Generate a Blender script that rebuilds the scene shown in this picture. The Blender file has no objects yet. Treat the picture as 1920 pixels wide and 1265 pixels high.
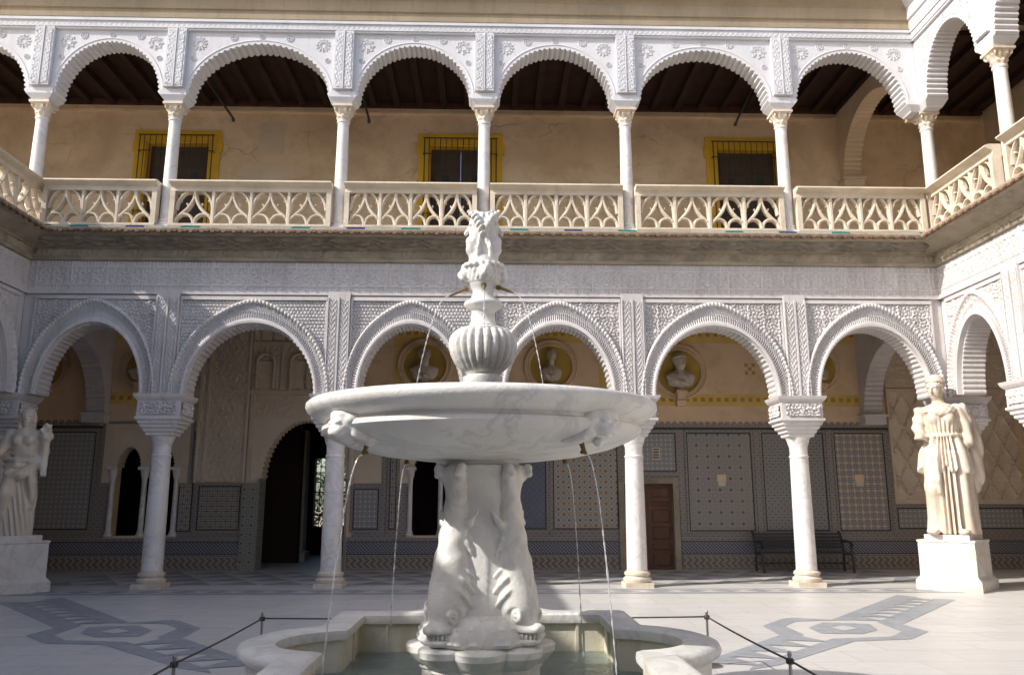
import bpy, math, random
import numpy as np
R = math.radians
ORD = ['first', 'second', 'third', 'fourth', 'fifth', 'sixth', 'seventh', 'eighth', 'ninth', 'tenth']
random.seed(7); RNG = np.random.RandomState(7)
sc = bpy.context.scene
COL = sc.collection
# ---------------------------------------------------------------- camera
F, CU, CV, CAMZ = 1520.0, 960.0, 632.5, 1.6
PITCH, YAW = math.atan(308.0 / F), R(1.6)
cam = bpy.data.cameras.new('camera'); cam_o = bpy.data.objects.new('camera', cam); COL.objects.link(cam_o)
cam.sensor_width = 36.0; cam.lens = 36.0 * F / 1920.0; cam.clip_end = 2000
cam_o.location = (0, 0, CAMZ); cam_o.rotation_euler = (R(90) + PITCH, 0, -YAW)
sc.camera = cam_o
# ---------------------------------------------------------------- sky, sun, exposure
SUN_EL = math.atan(0.72); SUN_AZ = R(22)           # light travels towards +X, turned 22 degrees to +Y
dx, dy, dz = math.cos(SUN_AZ) * math.cos(SUN_EL), math.sin(SUN_AZ) * math.cos(SUN_EL), -math.sin(SUN_EL)
w = bpy.data.worlds.new('World'); sc.world = w; w.use_nodes = True
nt = w.node_tree; sky = nt.nodes.new('ShaderNodeTexSky'); sky.sky_type = 'NISHITA'; sky.sun_disc = False
sky.sun_elevation = SUN_EL; sky.sun_rotation = math.atan2(-dx, -dy); sky.altitude = 20; sky.dust_density = 2.5; sky.ozone_density = 0.5; sky.air_density = 0.9
nt.links.new(sky.outputs[0], nt.nodes['Background'].inputs[0]); nt.nodes['Background'].inputs[1].default_value = 0.15
from mathutils import Vector, Matrix
sl = bpy.data.lights.new('sun', 'SUN'); sl.energy = 3.3; sl.angle = R(0.5); sl.color = (1.0, 0.955, 0.88)
so = bpy.data.objects.new('sun', sl); COL.objects.link(so); so.location = (-20, -10, 30)
so.rotation_euler = Vector((dx, dy, dz)).to_track_quat('-Z', 'Y').to_euler()
sc.view_settings.view_transform = 'Standard'; sc.view_settings.look = 'None'; sc.view_settings.gamma = 1
sc.view_settings.exposure = 0.66
sc.render.engine = 'CYCLES'
sc.cycles.max_bounces = 10; sc.cycles.diffuse_bounces = 7; sc.cycles.caustics_reflective = False; sc.cycles.caustics_refractive = False
sc.cycles.use_denoising = True

# ---------------------------------------------------------------- helpers: mesh builder
class MB:
    def __init__(s): s.v = []; s.f = []; s.n = 0
    def add(s, v, f):
        o = s.n; v = [tuple(map(float, q)) for q in v]; s.v += v; s.n += len(v)
        s.f += [tuple(i + o for i in q) for q in f]; return s
    def box(s, x0, x1, y0, y1, z0, z1, fr=None, bev=0):
        c = [(x0, y0, z0), (x1, y0, z0), (x1, y1, z0), (x0, y1, z0), (x0, y0, z1), (x1, y0, z1), (x1, y1, z1), (x0, y1, z1)]
        if fr: c = [fr(*q) for q in c]
        return s.add(c, [(0, 3, 2, 1), (4, 5, 6, 7), (0, 1, 5, 4), (1, 2, 6, 5), (2, 3, 7, 6), (3, 0, 4, 7)])
    def loft(s, rings, closed=True, cap=True):
        n = len(rings[0]); v = [q for r in rings for q in r]; f = []
        for i in range(len(rings) - 1):
            for j in range(n if closed else n - 1):
                k = (j + 1) % n; f.append((i * n + j, i * n + k, (i + 1) * n + k, (i + 1) * n + j))
        if cap and closed:
            f.append(tuple(range(n))[::-1]); f.append(tuple((len(rings) - 1) * n + j for j in range(n)))
        return s.add(v, f)
    def lathe(s, prof, n=32, c=(0, 0, 0), mod=None, cap=True):
        rings = []
        for r, z in prof:
            rings.append([(c[0] + (r if mod is None else mod(r, z, 2 * math.pi * j / n)) * math.cos(2 * math.pi * j / n),
                           c[1] + (r if mod is None else mod(r, z, 2 * math.pi * j / n)) * math.sin(2 * math.pi * j / n), c[2] + z) for j in range(n)])
        return s.loft(rings, cap=cap)
    def square(s, prof, c=(0, 0, 0), asp=1.0):
        return s.loft([[(c[0] + a * r, c[1] + b * r * asp, c[2] + z) for a, b in ((-1, -1), (1, -1), (1, 1), (-1, 1))] for r, z in prof])
    def tube(s, path, rad, n=8, fr=None):
        P = [Vector(p) for p in path]; rings = []; up = None
        if not hasattr(rad, '__len__'): rad = [rad] * len(P)
        for i, p in enumerate(P):
            t = (P[min(i + 1, len(P) - 1)] - P[max(i - 1, 0)]).normalized()
            if up is None: up = Vector((0, 0, 1)) if abs(t.z) < .9 else Vector((0, 1, 0))
            a = t.cross(up)
            a = a.normalized() if a.length > 1e-6 else Vector((1, 0, 0)); b = a.cross(t).normalized(); up = b
            rings.append([p + (a * math.cos(2 * math.pi * j / n) + b * math.sin(2 * math.pi * j / n)) * rad[i] for j in range(n)])
        if fr: rings = [[fr(*q) for q in r] for r in rings]
        return s.loft(rings)
    def strip2d(s, path, wid, d0, d1, fr):
        """flat bar of width wid following a 2-D path (s,z), from depth d0 to d1, with bevelled face"""
        P = [Vector((p[0], p[1])) for p in path]; rings = []
        for i, p in enumerate(P):
            t = (P[min(i + 1, len(P) - 1)] - P[max(i - 1, 0)]).normalized(); nrm = Vector((-t.y, t.x)) * wid / 2
            a, b, a2, b2 = p + nrm, p - nrm, p + nrm * .45, p - nrm * .45
            dm = d0 + (d1 - d0) * .6
            rings.append([fr(a.x, d0, a.y), fr(a.x, dm, a.y), fr(a2.x, d1, a2.y), fr(b2.x, d1, b2.y), fr(b.x, dm, b.y), fr(b.x, d0, b.y)])
        return s.loft(rings)
    def grid(s, pts):
        a = np.asarray(pts); n, m = a.shape[:2]
        i, j = np.meshgrid(np.arange(n - 1), np.arange(m - 1), indexing='ij'); k = (i * m + j).ravel()
        return s.add(a.reshape(-1, 3), np.stack([k, k + m, k + m + 1, k + 1], 1).tolist())
    def prism(s, poly, z0, z1):
        n = len(poly); v = [(x, y, z0) for x, y in poly] + [(x, y, z1) for x, y in poly]
        return s.add(v, [tuple(range(n))[::-1], tuple(range(n, 2 * n))] + [(i, (i + 1) % n, n + (i + 1) % n, n + i) for i in range(n)])
    def mesh(s, name, org=(0, 0, 0)):
        me = bpy.data.meshes.new(name); me.from_pydata([(v[0] - org[0], v[1] - org[1], v[2] - org[2]) for v in s.v], [], s.f); me.update(); return me

def worg(o):
    p = Vector((0, 0, 0))
    while o: p += o.location; o = o.parent
    return p
def tag(o, label=None, cat=None, group=None, kind=None):
    if label: o['label'] = label
    if cat: o['category'] = cat
    if group: o['group'] = group
    if kind: o['kind'] = kind
    return o
def empty(name, loc, label=None, cat=None, group=None, rz=0):
    o = bpy.data.objects.new(name, None); COL.objects.link(o); o.location = loc; o.rotation_euler.z = rz
    o.empty_display_size = .1
    return tag(o, label, cat, group)
def obj(name, mb, mat, parent=None, smooth=None, local=False, org=None, kind=None):
    """link one mesh object; world coordinates unless local"""
    o_ = (0, 0, 0) if local else (worg(parent) if parent else (org or (0, 0, 0)))
    me = mb if isinstance(mb, bpy.types.Mesh) else mb.mesh(name, o_)
    if mat and not me.materials: me.materials.append(mat)
    o = bpy.data.objects.new(name, me); COL.objects.link(o); o.parent = parent
    if parent is None and org: o.location = org
    if smooth is not None:
        if smooth >= 180: me.polygons.foreach_set('use_smooth', [True] * len(me.polygons))
        else: me.shade_smooth() if hasattr(me, 'shade_smooth') else None
        if smooth < 180:
            me.set_sharp_from_angle(angle=R(smooth))
    if kind: o['kind'] = kind
    return o
KIDS = {}
def copy_tree(o, parent=None, loc=None, rz=None, label=None, group=None):
    c = o.copy(); COL.objects.link(c); c.parent = parent
    if loc is not None: c.location = loc
    if rz is not None: c.rotation_euler.z = rz
    if label: c['label'] = label
    if group: c['group'] = group
    for ch in [q for q in bpy.data.objects if q.parent == o]: copy_tree(ch, c)
    return c

# measured positions: image point of the photograph -> point on a real plane of the courtyard
_fw = Vector((math.sin(YAW) * math.cos(PITCH), math.cos(YAW) * math.cos(PITCH), math.sin(PITCH)))
_rt = Vector((math.cos(YAW), -math.sin(YAW), 0)); _up = _rt.cross(_fw)
def _ray(u, v): return _fw + _rt * ((u - CU) / F) - _up * ((v - CV) / F)
def atY(u, v, Y): d = _ray(u, v); return Vector((0, 0, CAMZ)) + d * (Y / d.y)
def atZ(u, v, z): d = _ray(u, v); return Vector((0, 0, CAMZ)) + d * ((z - CAMZ) / d.z)

# ---------------------------------------------------------------- helpers: implicit surfaces (carved figures)
def surf_net(f, lo, hi, h):
    lo = np.array(lo, float); hi = np.array(hi, float); n = np.ceil((hi - lo) / h).astype(int) + 1
    ax = [lo[i] + h * np.arange(n[i]) for i in range(3)]
    X, Y, Z = np.meshgrid(*ax, indexing='ij'); V = f(X, Y, Z); S = V < 0
    V = np.where(np.abs(V) < 1e-9, 1e-9, V)
    cs = tuple(k - 1 for k in n); acc = np.zeros(cs + (3,)); cnt = np.zeros(cs)
    sl = lambda o: tuple(slice(o[i], o[i] + cs[i]) for i in range(3))
    base = np.stack([X, Y, Z], -1)[sl((0, 0, 0))]
    for a in range(3):
        for p in range(2):
            for q in range(2):
                o0 = [0, 0, 0]; o0[(a + 1) % 3] = p; o0[(a + 2) % 3] = q; o1 = list(o0); o1[a] = 1
                v0, v1 = V[sl(o0)], V[sl(o1)]; cr = S[sl(o0)] != S[sl(o1)]
                t = np.where(cr, v0 / np.where(cr, v0 - v1, 1), 0)
                for i in range(3): acc[..., i] += np.where(cr, o0[i] + (t if i == a else 0), 0)
                cnt += cr
    act = cnt > 0; idx = -np.ones(cs, int); idx[act] = np.arange(act.sum())
    verts = base[act] + h * acc[act] / cnt[act][:, None]; faces = []
    for a in range(3):
        b, c = (a + 1) % 3, (a + 2) % 3
        sA = [slice(None)] * 3; sB = [slice(None)] * 3; sA[a] = slice(0, -1); sB[a] = slice(1, None)
        cr = S[tuple(sA)] != S[tuple(sB)]; I = np.argwhere(cr)
        I = I[(I[:, b] > 0) & (I[:, c] > 0) & (I[:, b] < cs[b]) & (I[:, c] < cs[c])]
        if not len(I): continue
        fl = S[tuple(sA)][I[:, 0], I[:, 1], I[:, 2]]
        def cell(db, dc):
            J = I.copy(); J[:, b] += db; J[:, c] += dc; return idx[J[:, 0], J[:, 1], J[:, 2]]
        q = np.stack([cell(-1, -1), cell(0, -1), cell(0, 0), cell(-1, 0)], 1); q[~fl] = q[~fl][:, ::-1]
        faces.append(q[(q >= 0).all(1)])
    m = MB(); m.v = [tuple(p) for p in verts.tolist()]; m.f = [tuple(p) for p in np.concatenate(faces).tolist()]; m.n = len(m.v); return m
def smin(a, b, k):
    h = np.clip(.5 + .5 * (b - a) / k, 0, 1); return b + (a - b) * h - k * h * (1 - h)
def smax(a, b, k): return -smin(-a, -b, k)
def ell(X, Y, Z, c, r):
    x, y, z = (X - c[0]) / r[0], (Y - c[1]) / r[1], (Z - c[2]) / r[2]
    k0 = np.sqrt(x * x + y * y + z * z); k1 = np.sqrt((x / r[0]) ** 2 + (y / r[1]) ** 2 + (z / r[2]) ** 2) + 1e-9
    return k0 * (k0 - 1) / k1
def cap(X, Y, Z, a, b, ra, rb):
    a = np.array(a, float); d = np.array(b, float) - a
    t = np.clip(((X - a[0]) * d[0] + (Y - a[1]) * d[1] + (Z - a[2]) * d[2]) / (d @ d), 0, 1)
    return np.sqrt((X - a[0] - t * d[0]) ** 2 + (Y - a[1] - t * d[1]) ** 2 + (Z - a[2] - t * d[2]) ** 2) - (ra + (rb - ra) * t)
def chain(X, Y, Z, pts, k=.02):
    D = None
    for (p, r), (q, s_) in zip(pts[:-1], pts[1:]):
        c = cap(X, Y, Z, p, q, r, s_); D = c if D is None else smin(D, c, k)
    return D
def head_sdf(X, Y, Z, c, s, yaw=0, tilt=0, kind='helmet'):
    """head of height about 1*s; face looks to -Y before yaw"""
    x, y, z = (X - c[0]) / s, (Y - c[1]) / s, (Z - c[2]) / s
    ca, sa = math.cos(yaw), math.sin(yaw); x, y = ca * x + sa * y, -sa * x + ca * y
    ct, st = math.cos(tilt), math.sin(tilt); y, z = ct * y - st * z, st * y + ct * z
    D = ell(x, y, z, (0, .02, .06), (.36, .44, .46))
    D = smin(D, ell(x, y, z, (0, -.12, -.22), (.24, .26, .28)), .12)                     # jaw
    D = smin(D, cap(x, y, z, (0, -.40, .08), (0, -.53, -.10), .04, .07), .04)          # nose
    D = smin(D, cap(x, y, z, (-.2, -.36, .10), (.2, -.36, .10), .06, .06), .06)          # brow
    for e in (-1, 1):
        D = smax(D, -ell(x, y, z, (e * .17, -.45, .0), (.12, .14, .085)), .03)
        D = smin(D, ell(x, y, z, (e * .155, -.33, -.0), (.07, .055, .045)), .015)
        D = smin(D, ell(x, y, z, (e * .37, .05, -.02), (.05, .1, .13)), .03)
    D = smin(D, ell(x, y, z, (0, -.40, -.23), (.13, .07, .05)), .02)                   # lips
    D = smax(D, -ell(x, y, z, (0, -.47, -.235), (.14, .05, .018)), .008)
    th = np.arctan2(x, -y)
    if kind == 'helmet':
        h = ell(x, y, z, (0, .10, .22), (.43, .50, .42)); h = smax(h, -(z - .26 + .25 * y), .03); D = smin(D, h, .02)
        D = smin(D, smax(np.sqrt(x * x + (y - .08) ** 2) - .47, np.abs(z - .27 + .25 * y) - .035, .02), .02)
        cu = ell(x, y, z, (0, .06, .12), (.41, .45, .30)) - .04 * np.sin(16 * th) * np.sin(18 * z); cu = smax(cu, -(z - .04 - .30 * np.clip(-y, 0, 1)), .03); D = smin(D, cu, .03)
    if kind in ('curls', 'long', 'beard'):
        hr = ell(x, y, z, (0, .10, .16), (.43, .47, .43)) - .03 * np.sin(14 * th) * np.sin(16 * z); hr = smax(hr, -(z - .02 - .35 * np.clip(-y, 0, 1) * 1.0), .05)
        D = smin(D, hr, .04)
    if kind == 'long':
        for e in (-1, 1): D = smin(D, chain(x, y, z, [((e * .36, .05, .1), .14), ((e * .40, .05, -.4), .12), ((e * .46, -.04, -.85), .06)], .05) - .015 * np.sin(25 * z), .05)
    if kind == 'beard':
        b = ell(x, y, z, (0, -.24, -.42), (.26, .24, .32)) - .025 * np.sin(18 * th) * np.sin(15 * z); D = smin(D, b, .06)
    return D * s
# ---------------------------------------------------------------- materials
class NT:
    def __init__(s, name):
        s.m = bpy.data.materials.new(name); s.m.use_nodes = True; s.t = s.m.node_tree; s.b = s.t.nodes['Principled BSDF']; s.tc = None
    def n(s, typ, **k):
        x = s.t.nodes.new('ShaderNode' + typ)
        for a, b in k.items(): setattr(x, a, b)
        return x
    def l(s, a, b): s.t.links.new(a, b)
    def put(s, sock, v):
        if hasattr(v, 'is_output') or isinstance(v, bpy.types.NodeSocket): s.l(v, sock)
        else: sock.default_value = v
    def co(s):
        if s.tc is None: s.tc = s.n('TexCoord').outputs['Object']
        return s.tc
    def cor(s):
        if not hasattr(s, 'rc'):
            oi = s.n('ObjectInfo'); mu = s.n('Math', operation='MULTIPLY'); mu.inputs[1].default_value = 53.0; s.l(oi.outputs['Random'], mu.inputs[0]); va = s.n('VectorMath', operation='ADD'); s.l(s.co(), va.inputs[0]); s.l(mu.outputs[0], va.inputs[1]); s.rc = va.outputs[0]
        return s.rc
    def xyz(s): x = s.n('SeparateXYZ'); s.l(s.co(), x.inputs[0]); return x.outputs
    def M(s, op, a, b=0.0, c=0.0):
        x = s.n('Math', operation=op); s.put(x.inputs[0], a); s.put(x.inputs[1], b)
        if op in ('MULTIPLY_ADD', 'SMOOTH_MIN', 'COMPARE', 'WRAP'): s.put(x.inputs[2], c)
        return x.outputs[0]
    def noise(s, sc_, det=5, rough=.55, vec=None, dist=0.0):
        x = s.n('TexNoise'); x.inputs['Scale'].default_value = sc_; x.inputs['Detail'].default_value = det; x.inputs['Roughness'].default_value = rough
        x.inputs['Distortion'].default_value = dist; s.l(vec if vec else s.cor(), x.inputs['Vector']); return x.outputs[0]
    def scaled(s, v):
        x = s.n('Mapping'); x.inputs['Scale'].default_value = v; s.l(s.cor(), x.inputs[0]); return x.outputs[0]
    def ramp(s, fac, stops, const=False):
        x = s.n('ValToRGB'); r = x.color_ramp; r.interpolation = 'CONSTANT' if const else 'LINEAR'
        while len(r.elements) < len(stops): r.elements.new(.5)
        for e, (p, c) in zip(r.elements, stops): e.position = p; e.color = (*c, 1) if len(c) == 3 else c
        s.l(fac, x.inputs[0]); return x.outputs[0]
    def mix(s, fac, a, b, mode='MIX'):
        x = s.n('Mix', data_type='RGBA', blend_type=mode); s.put(x.inputs[0], fac)
        for k, v in ((6, a), (7, b)):
            if isinstance(v, tuple): x.inputs[k].default_value = (*v, 1) if len(v) == 3 else v
            else: s.l(v, x.inputs[k])
        return x.outputs[2]
    def bump(s, h, dist=.01, st=1.0):
        x = s.n('Bump'); x.inputs['Strength'].default_value = st; x.inputs['Distance'].default_value = dist; s.l(h, x.inputs['Height'])
        s.l(x.outputs[0], s.b.inputs['Normal'])
    def done(s, col, rough=.7, metal=0, spec=None):
        s.put(s.b.inputs['Base Color'], (*col, 1) if isinstance(col, tuple) else col); s.put(s.b.inputs['Roughness'], rough); s.b.inputs['Metallic'].default_value = metal
        if spec is not None: s.b.inputs['Specular IOR Level'].default_value = spec
        return s.m
def worn(name, col, var=.18, scale=1.3, rough=.8, bump=.006, fine=30, stain=None, stain_amt=.4, spec=.3, streak=False):
    """mineral surface: large blotches, fine grain, optional stain of its own shape"""
    t = NT(name); a = t.noise(scale, 6); b = t.noise(fine, 4)
    dark = tuple(c * (1 - var) for c in col); light = tuple(min(1, c * (1 + var * .6)) for c in col)
    c = t.ramp(a, [(.3, dark), (.7, light)]); c = t.mix(t.M('MULTIPLY', b, .25), c, tuple(x * .75 for x in col))
    if stain:
        n = t.noise(2.2, 8, .65, vec=t.scaled((3, 3, .45)) if streak else None, dist=.6)
        f = t.ramp(n, [(.50, (0, 0, 0)), (.72, (1, 1, 1))]); f2 = t.M('MULTIPLY', f, stain_amt); c = t.mix(f2, c, stain)
    t.bump(t.M('ADD', t.M('MULTIPLY', a, .6), b), bump); return t.done(c, rough, 0, spec)
def marble(name, col=(.80, .78, .74), vein=(.42, .42, .44), amt=.35, rough=.38, stain=None, sa=.4, sc_=1.6):
    t = NT(name); n1 = t.noise(sc_, 8, .6, dist=1.2); v = t.M('ABSOLUTE', t.M('SUBTRACT', n1, .5)); f = t.ramp(v, [(0, (1, 1, 1)), (.045, (0, 0, 0))])
    n2 = t.noise(sc_ * .6, 4); f = t.M('MULTIPLY', f, t.M('MULTIPLY', n2, amt * 1.6)); c = t.ramp(t.noise(sc_ * 1.5, 6), [(.3, tuple(x * .88 for x in col)), (.7, col)])
    c = t.mix(f, c, vein)
    if stain:
        n = t.noise(1.7, 8, .68, vec=t.scaled((2.4, 2.4, .5)), dist=.5); c = t.mix(t.M('MULTIPLY', t.ramp(n, [(.45, (0, 0, 0)), (.7, (1, 1, 1))]), sa), c, stain)
    t.bump(t.noise(45, 4), .0035); return t.done(c, t.M('ADD', t.M('MULTIPLY', n2, .2), rough - .1), 0, .45)
M_ = {}
M_['stucco'] = worn('white_stucco', (.66, .66, .69), .12, .8, .85, .004, 55, (.50, .48, .46), .38, .2, True)
M_['stucco_low'] = worn('carved_plaster', (.63, .60, .59), .16, .8, .85, .004, 55, (.40, .355, .32), .5, .2, True)
M_['stucco_in'] = worn('tan_carved_plaster', (.70, .585, .455), .15, .9, .9, .006, 22, (.52, .40, .28), .35, .2)
M_['cornice'] = worn('weathered_cornice_stone', (.37, .315, .235), .3, 1.6, .9, .012, 18, (.15, .13, .11), .6, .2)
M_['cornice_dark'] = worn('dark_cornice_stone', (.27, .235, .185), .35, 2.2, .9, .012, 18, (.12, .11, .10), .6, .2)  # darker stone tone for the carved hollow
M_['brickedge'] = worn('terracotta_edge', (.22, .13, .085), .35, 9, .9, .01, 40, (.12, .09, .07), .6, .2)
M_['balus'] = worn('cream_limestone', (.64, .56, .455), .18, 1.4, .8, .008, 25, (.36, .30, .22), .55, .3)
M_['eave'] = worn('ochre_plaster_eave', (.37, .30, .21), .2, .7, .9, .006, 25, (.24, .19, .135), .5, .2, True)
t = NT('beige_gallery_plaster'); n1 = t.noise(.45, 7, .62, dist=.4); n2 = t.noise(2.5, 7, .65); n3 = t.noise(18, 5)
c = t.ramp(n1, [(.34, (.60, .45, .30)), (.52, (.76, .60, .43)), (.68, (.82, .68, .52))]); c = t.mix(t.M('MULTIPLY', t.ramp(n2, [(.5, (0, 0, 0)), (.66, (1, 1, 1))]), .45), c, (.55, .41, .28))
vo = t.n('TexVoronoi', feature='DISTANCE_TO_EDGE'); vo.inputs['Scale'].default_value = .55; mp = t.n('Mapping'); mp.inputs['Scale'].default_value = (1, 1, 1.7); wv = t.n('VectorMath', operation='ADD'); nc = t.n('TexNoise'); nc.inputs['Scale'].default_value = 2.4; t.l(t.co(), nc.inputs['Vector']); sv = t.n('VectorMath', operation='SCALE'); sv.inputs['Scale'].default_value = .5
t.l(nc.outputs['Color'], sv.inputs[0]); t.l(t.co(), wv.inputs[0]); t.l(sv.outputs[0], wv.inputs[1]); t.l(wv.outputs[0], mp.inputs[0]); t.l(mp.outputs[0], vo.inputs['Vector'])
crk = t.M('MULTIPLY', t.ramp(vo.outputs['Distance'], [(0, (1, 1, 1)), (.012, (0, 0, 0))]), t.ramp(t.noise(.7, 3), [(.48, (0, 0, 0)), (.6, (1, 1, 1))])); c = t.mix(t.M('MULTIPLY', crk, .45), c, (.28, .20, .14))
t.bump(t.M('SUBTRACT', t.M('ADD', n2, t.M('MULTIPLY', n3, .4)), t.M('MULTIPLY', crk, .8)), .012); M_['upwall'] = t.done(c, .92, 0, .2)
M_['ochre'] = worn('ochre_painted_plaster', (.78, .55, .18), .16, .8, .9, .005, 20, (.40, .25, .10), .4, .2)
M_['rose'] = worn('rose_tan_plaster', (.79, .59, .39), .14, .8, .9, .005, 20, (.44, .29, .17), .4, .2)
M_['yellow'] = worn('yellow_paint', (.80, .50, .045), .12, 1.5, .8, .004, 20, (.5, .3, .05), .3, .3)
M_['niche'] = worn('olive_ochre_niche', (.52, .36, .085), .2, 2, .9, .003, 20)
M_['motif'] = worn('dark_ochre_motif', (.50, .31, .07), .2, 2, .9, .003, 20)
M_['wood'] = worn('dark_carved_wood', (.075, .032, .022), .3, 3, .75, .006, 25)
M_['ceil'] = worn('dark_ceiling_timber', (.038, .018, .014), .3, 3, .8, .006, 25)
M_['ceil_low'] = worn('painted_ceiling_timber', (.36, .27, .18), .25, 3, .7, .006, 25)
M_['door'] = worn('brown_door_wood', (.15, .075, .048), .25, 4, .6, .006, 30)
M_['shutter'] = worn('grey_brown_shutter', (.10, .075, .065), .2, 3, .6, .004, 30)
M_['blue'] = worn('blue_paint', (.03, .04, .17), .2, 3, .5, .003, 30)
M_['dark'] = worn('dark_room_shade', (.06, .03, .022), .2, 1, .95, .003, 20)  # near-black colour paints the shade inside rooms and the side doorway
M_['iron'] = worn('black_iron', (.04, .044, .042), .3, 12, .5, .002, 60, spec=.5)
M_['steel'] = NT('steel_post').done((.32, .31, .32), .35, .9)
M_['rope'] = NT('dark_cord').done((.05, .045, .045), .6)
M_['brass'] = worn('aged_brass', (.24, .17, .07), .35, 14, .45, .002, 60); M_['brass'].node_tree.nodes['Principled BSDF'].inputs['Metallic'].default_value = .7
M_['marble'] = marble('fountain_marble', (.80, .79, .755), (.40, .40, .42), .45, .42, (.52, .47, .36), .30)
M_['marble_in'] = marble('stained_basin_marble', (.76, .72, .60), (.46, .41, .32), .3, .5, (.46, .37, .16), .6)
M_['marble_col'] = marble('column_marble', (.79, .765, .735), (.42, .41, .43), .50, .45, (.58, .48, .37), .36)
M_['marble_old'] = marble('antique_marble', (.71, .63, .53), (.48, .38, .28), .25, .6, (.46, .31, .17), .50, 2.5)
M_['marble_ped'] = marble('pedestal_marble', (.68, .65, .61), (.38, .35, .32), .45, .55, (.48, .38, .28), .4)
M_['grey_marble'] = marble('grey_inlay_marble', (.305, .32, .345), (.46, .47, .49), .5, .5, (.38, .39, .41), .45, 3)
M_['bust'] = marble('bust_marble', (.62, .55, .47), (.38, .33, .28), .2, .6)
M_['leaf'] = worn('foliage_green', (.07, .16, .03), .4, 6, .7, .003, 30)
M_['glaze_teal'] = NT('teal_glaze').done((.03, .30, .28), .25)
M_['glaze_white'] = NT('white_glaze').done((.62, .60, .54), .25)
M_['glaze_blue'] = NT('blue_glaze').done((.05, .07, .25), .25)
# floor: pale marble slabs with fine joints, tone changes from slab to slab, scuffs
t = NT('pale_marble_paving'); br = t.n('TexBrick'); br.inputs['Scale'].default_value = 1; br.inputs['Brick Width'].default_value = 1.1; br.inputs['Row Height'].default_value = .62; br.inputs['Bias'].default_value = -.2
br.inputs['Mortar Size'].default_value = .007; br.inputs['Color1'].default_value = (.62, .60, .575, 1); br.inputs['Color2'].default_value = (.535, .52, .505, 1); br.inputs['Mortar'].default_value = (.45, .435, .42, 1)
t.l(t.co(), br.inputs[0]); n1 = t.noise(.45, 7, .6); n2 = t.noise(4, 7, .65, vec=t.scaled((.5, 1.6, 1)), dist=.8); n3 = t.noise(22, 5, .7)
c = t.mix(t.M('MULTIPLY', t.ramp(n1, [(.35, (0, 0, 0)), (.7, (1, 1, 1))]), .55), br.outputs[0], (.535, .515, .50)); c = t.mix(t.M('MULTIPLY', t.ramp(n2, [(.48, (0, 0, 0)), (.72, (1, 1, 1))]), .5), c, (.445, .43, .415))
c = t.mix(t.M('MULTIPLY', t.ramp(n3, [(.55, (0, 0, 0)), (.8, (1, 1, 1))]), .35), c, (.42, .40, .385))
t.bump(t.M('ADD', n2, t.M('MULTIPLY', br.outputs['Fac'], -1.2)), .004); M_['floor'] = t.done(c, t.M('ADD', t.M('MULTIPLY', n2, .4), .25), 0, .45)
# water
t = NT('pool_water'); t.b.inputs['Transmission Weight'].default_value = .75; t.b.inputs['IOR'].default_value = 1.33
t.bump(t.noise(11, 4, .6, dist=.8), .05, .9); M_['water'] = t.done((.70, .90, .84), .06)
t = NT('clear_water'); t.b.inputs['Transmission Weight'].default_value = 1; t.b.inputs['IOR'].default_value = 1.33; t.bump(t.noise(14, 3, .5), .02, .5); M_['clear'] = t.done((.95, .97, .97), .05)
t = NT('falling_water'); t.b.inputs['Transmission Weight'].default_value = .55; t.b.inputs['IOR'].default_value = 1.33; M_['jet'] = t.done((.95, .95, .97), .12)
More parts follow.
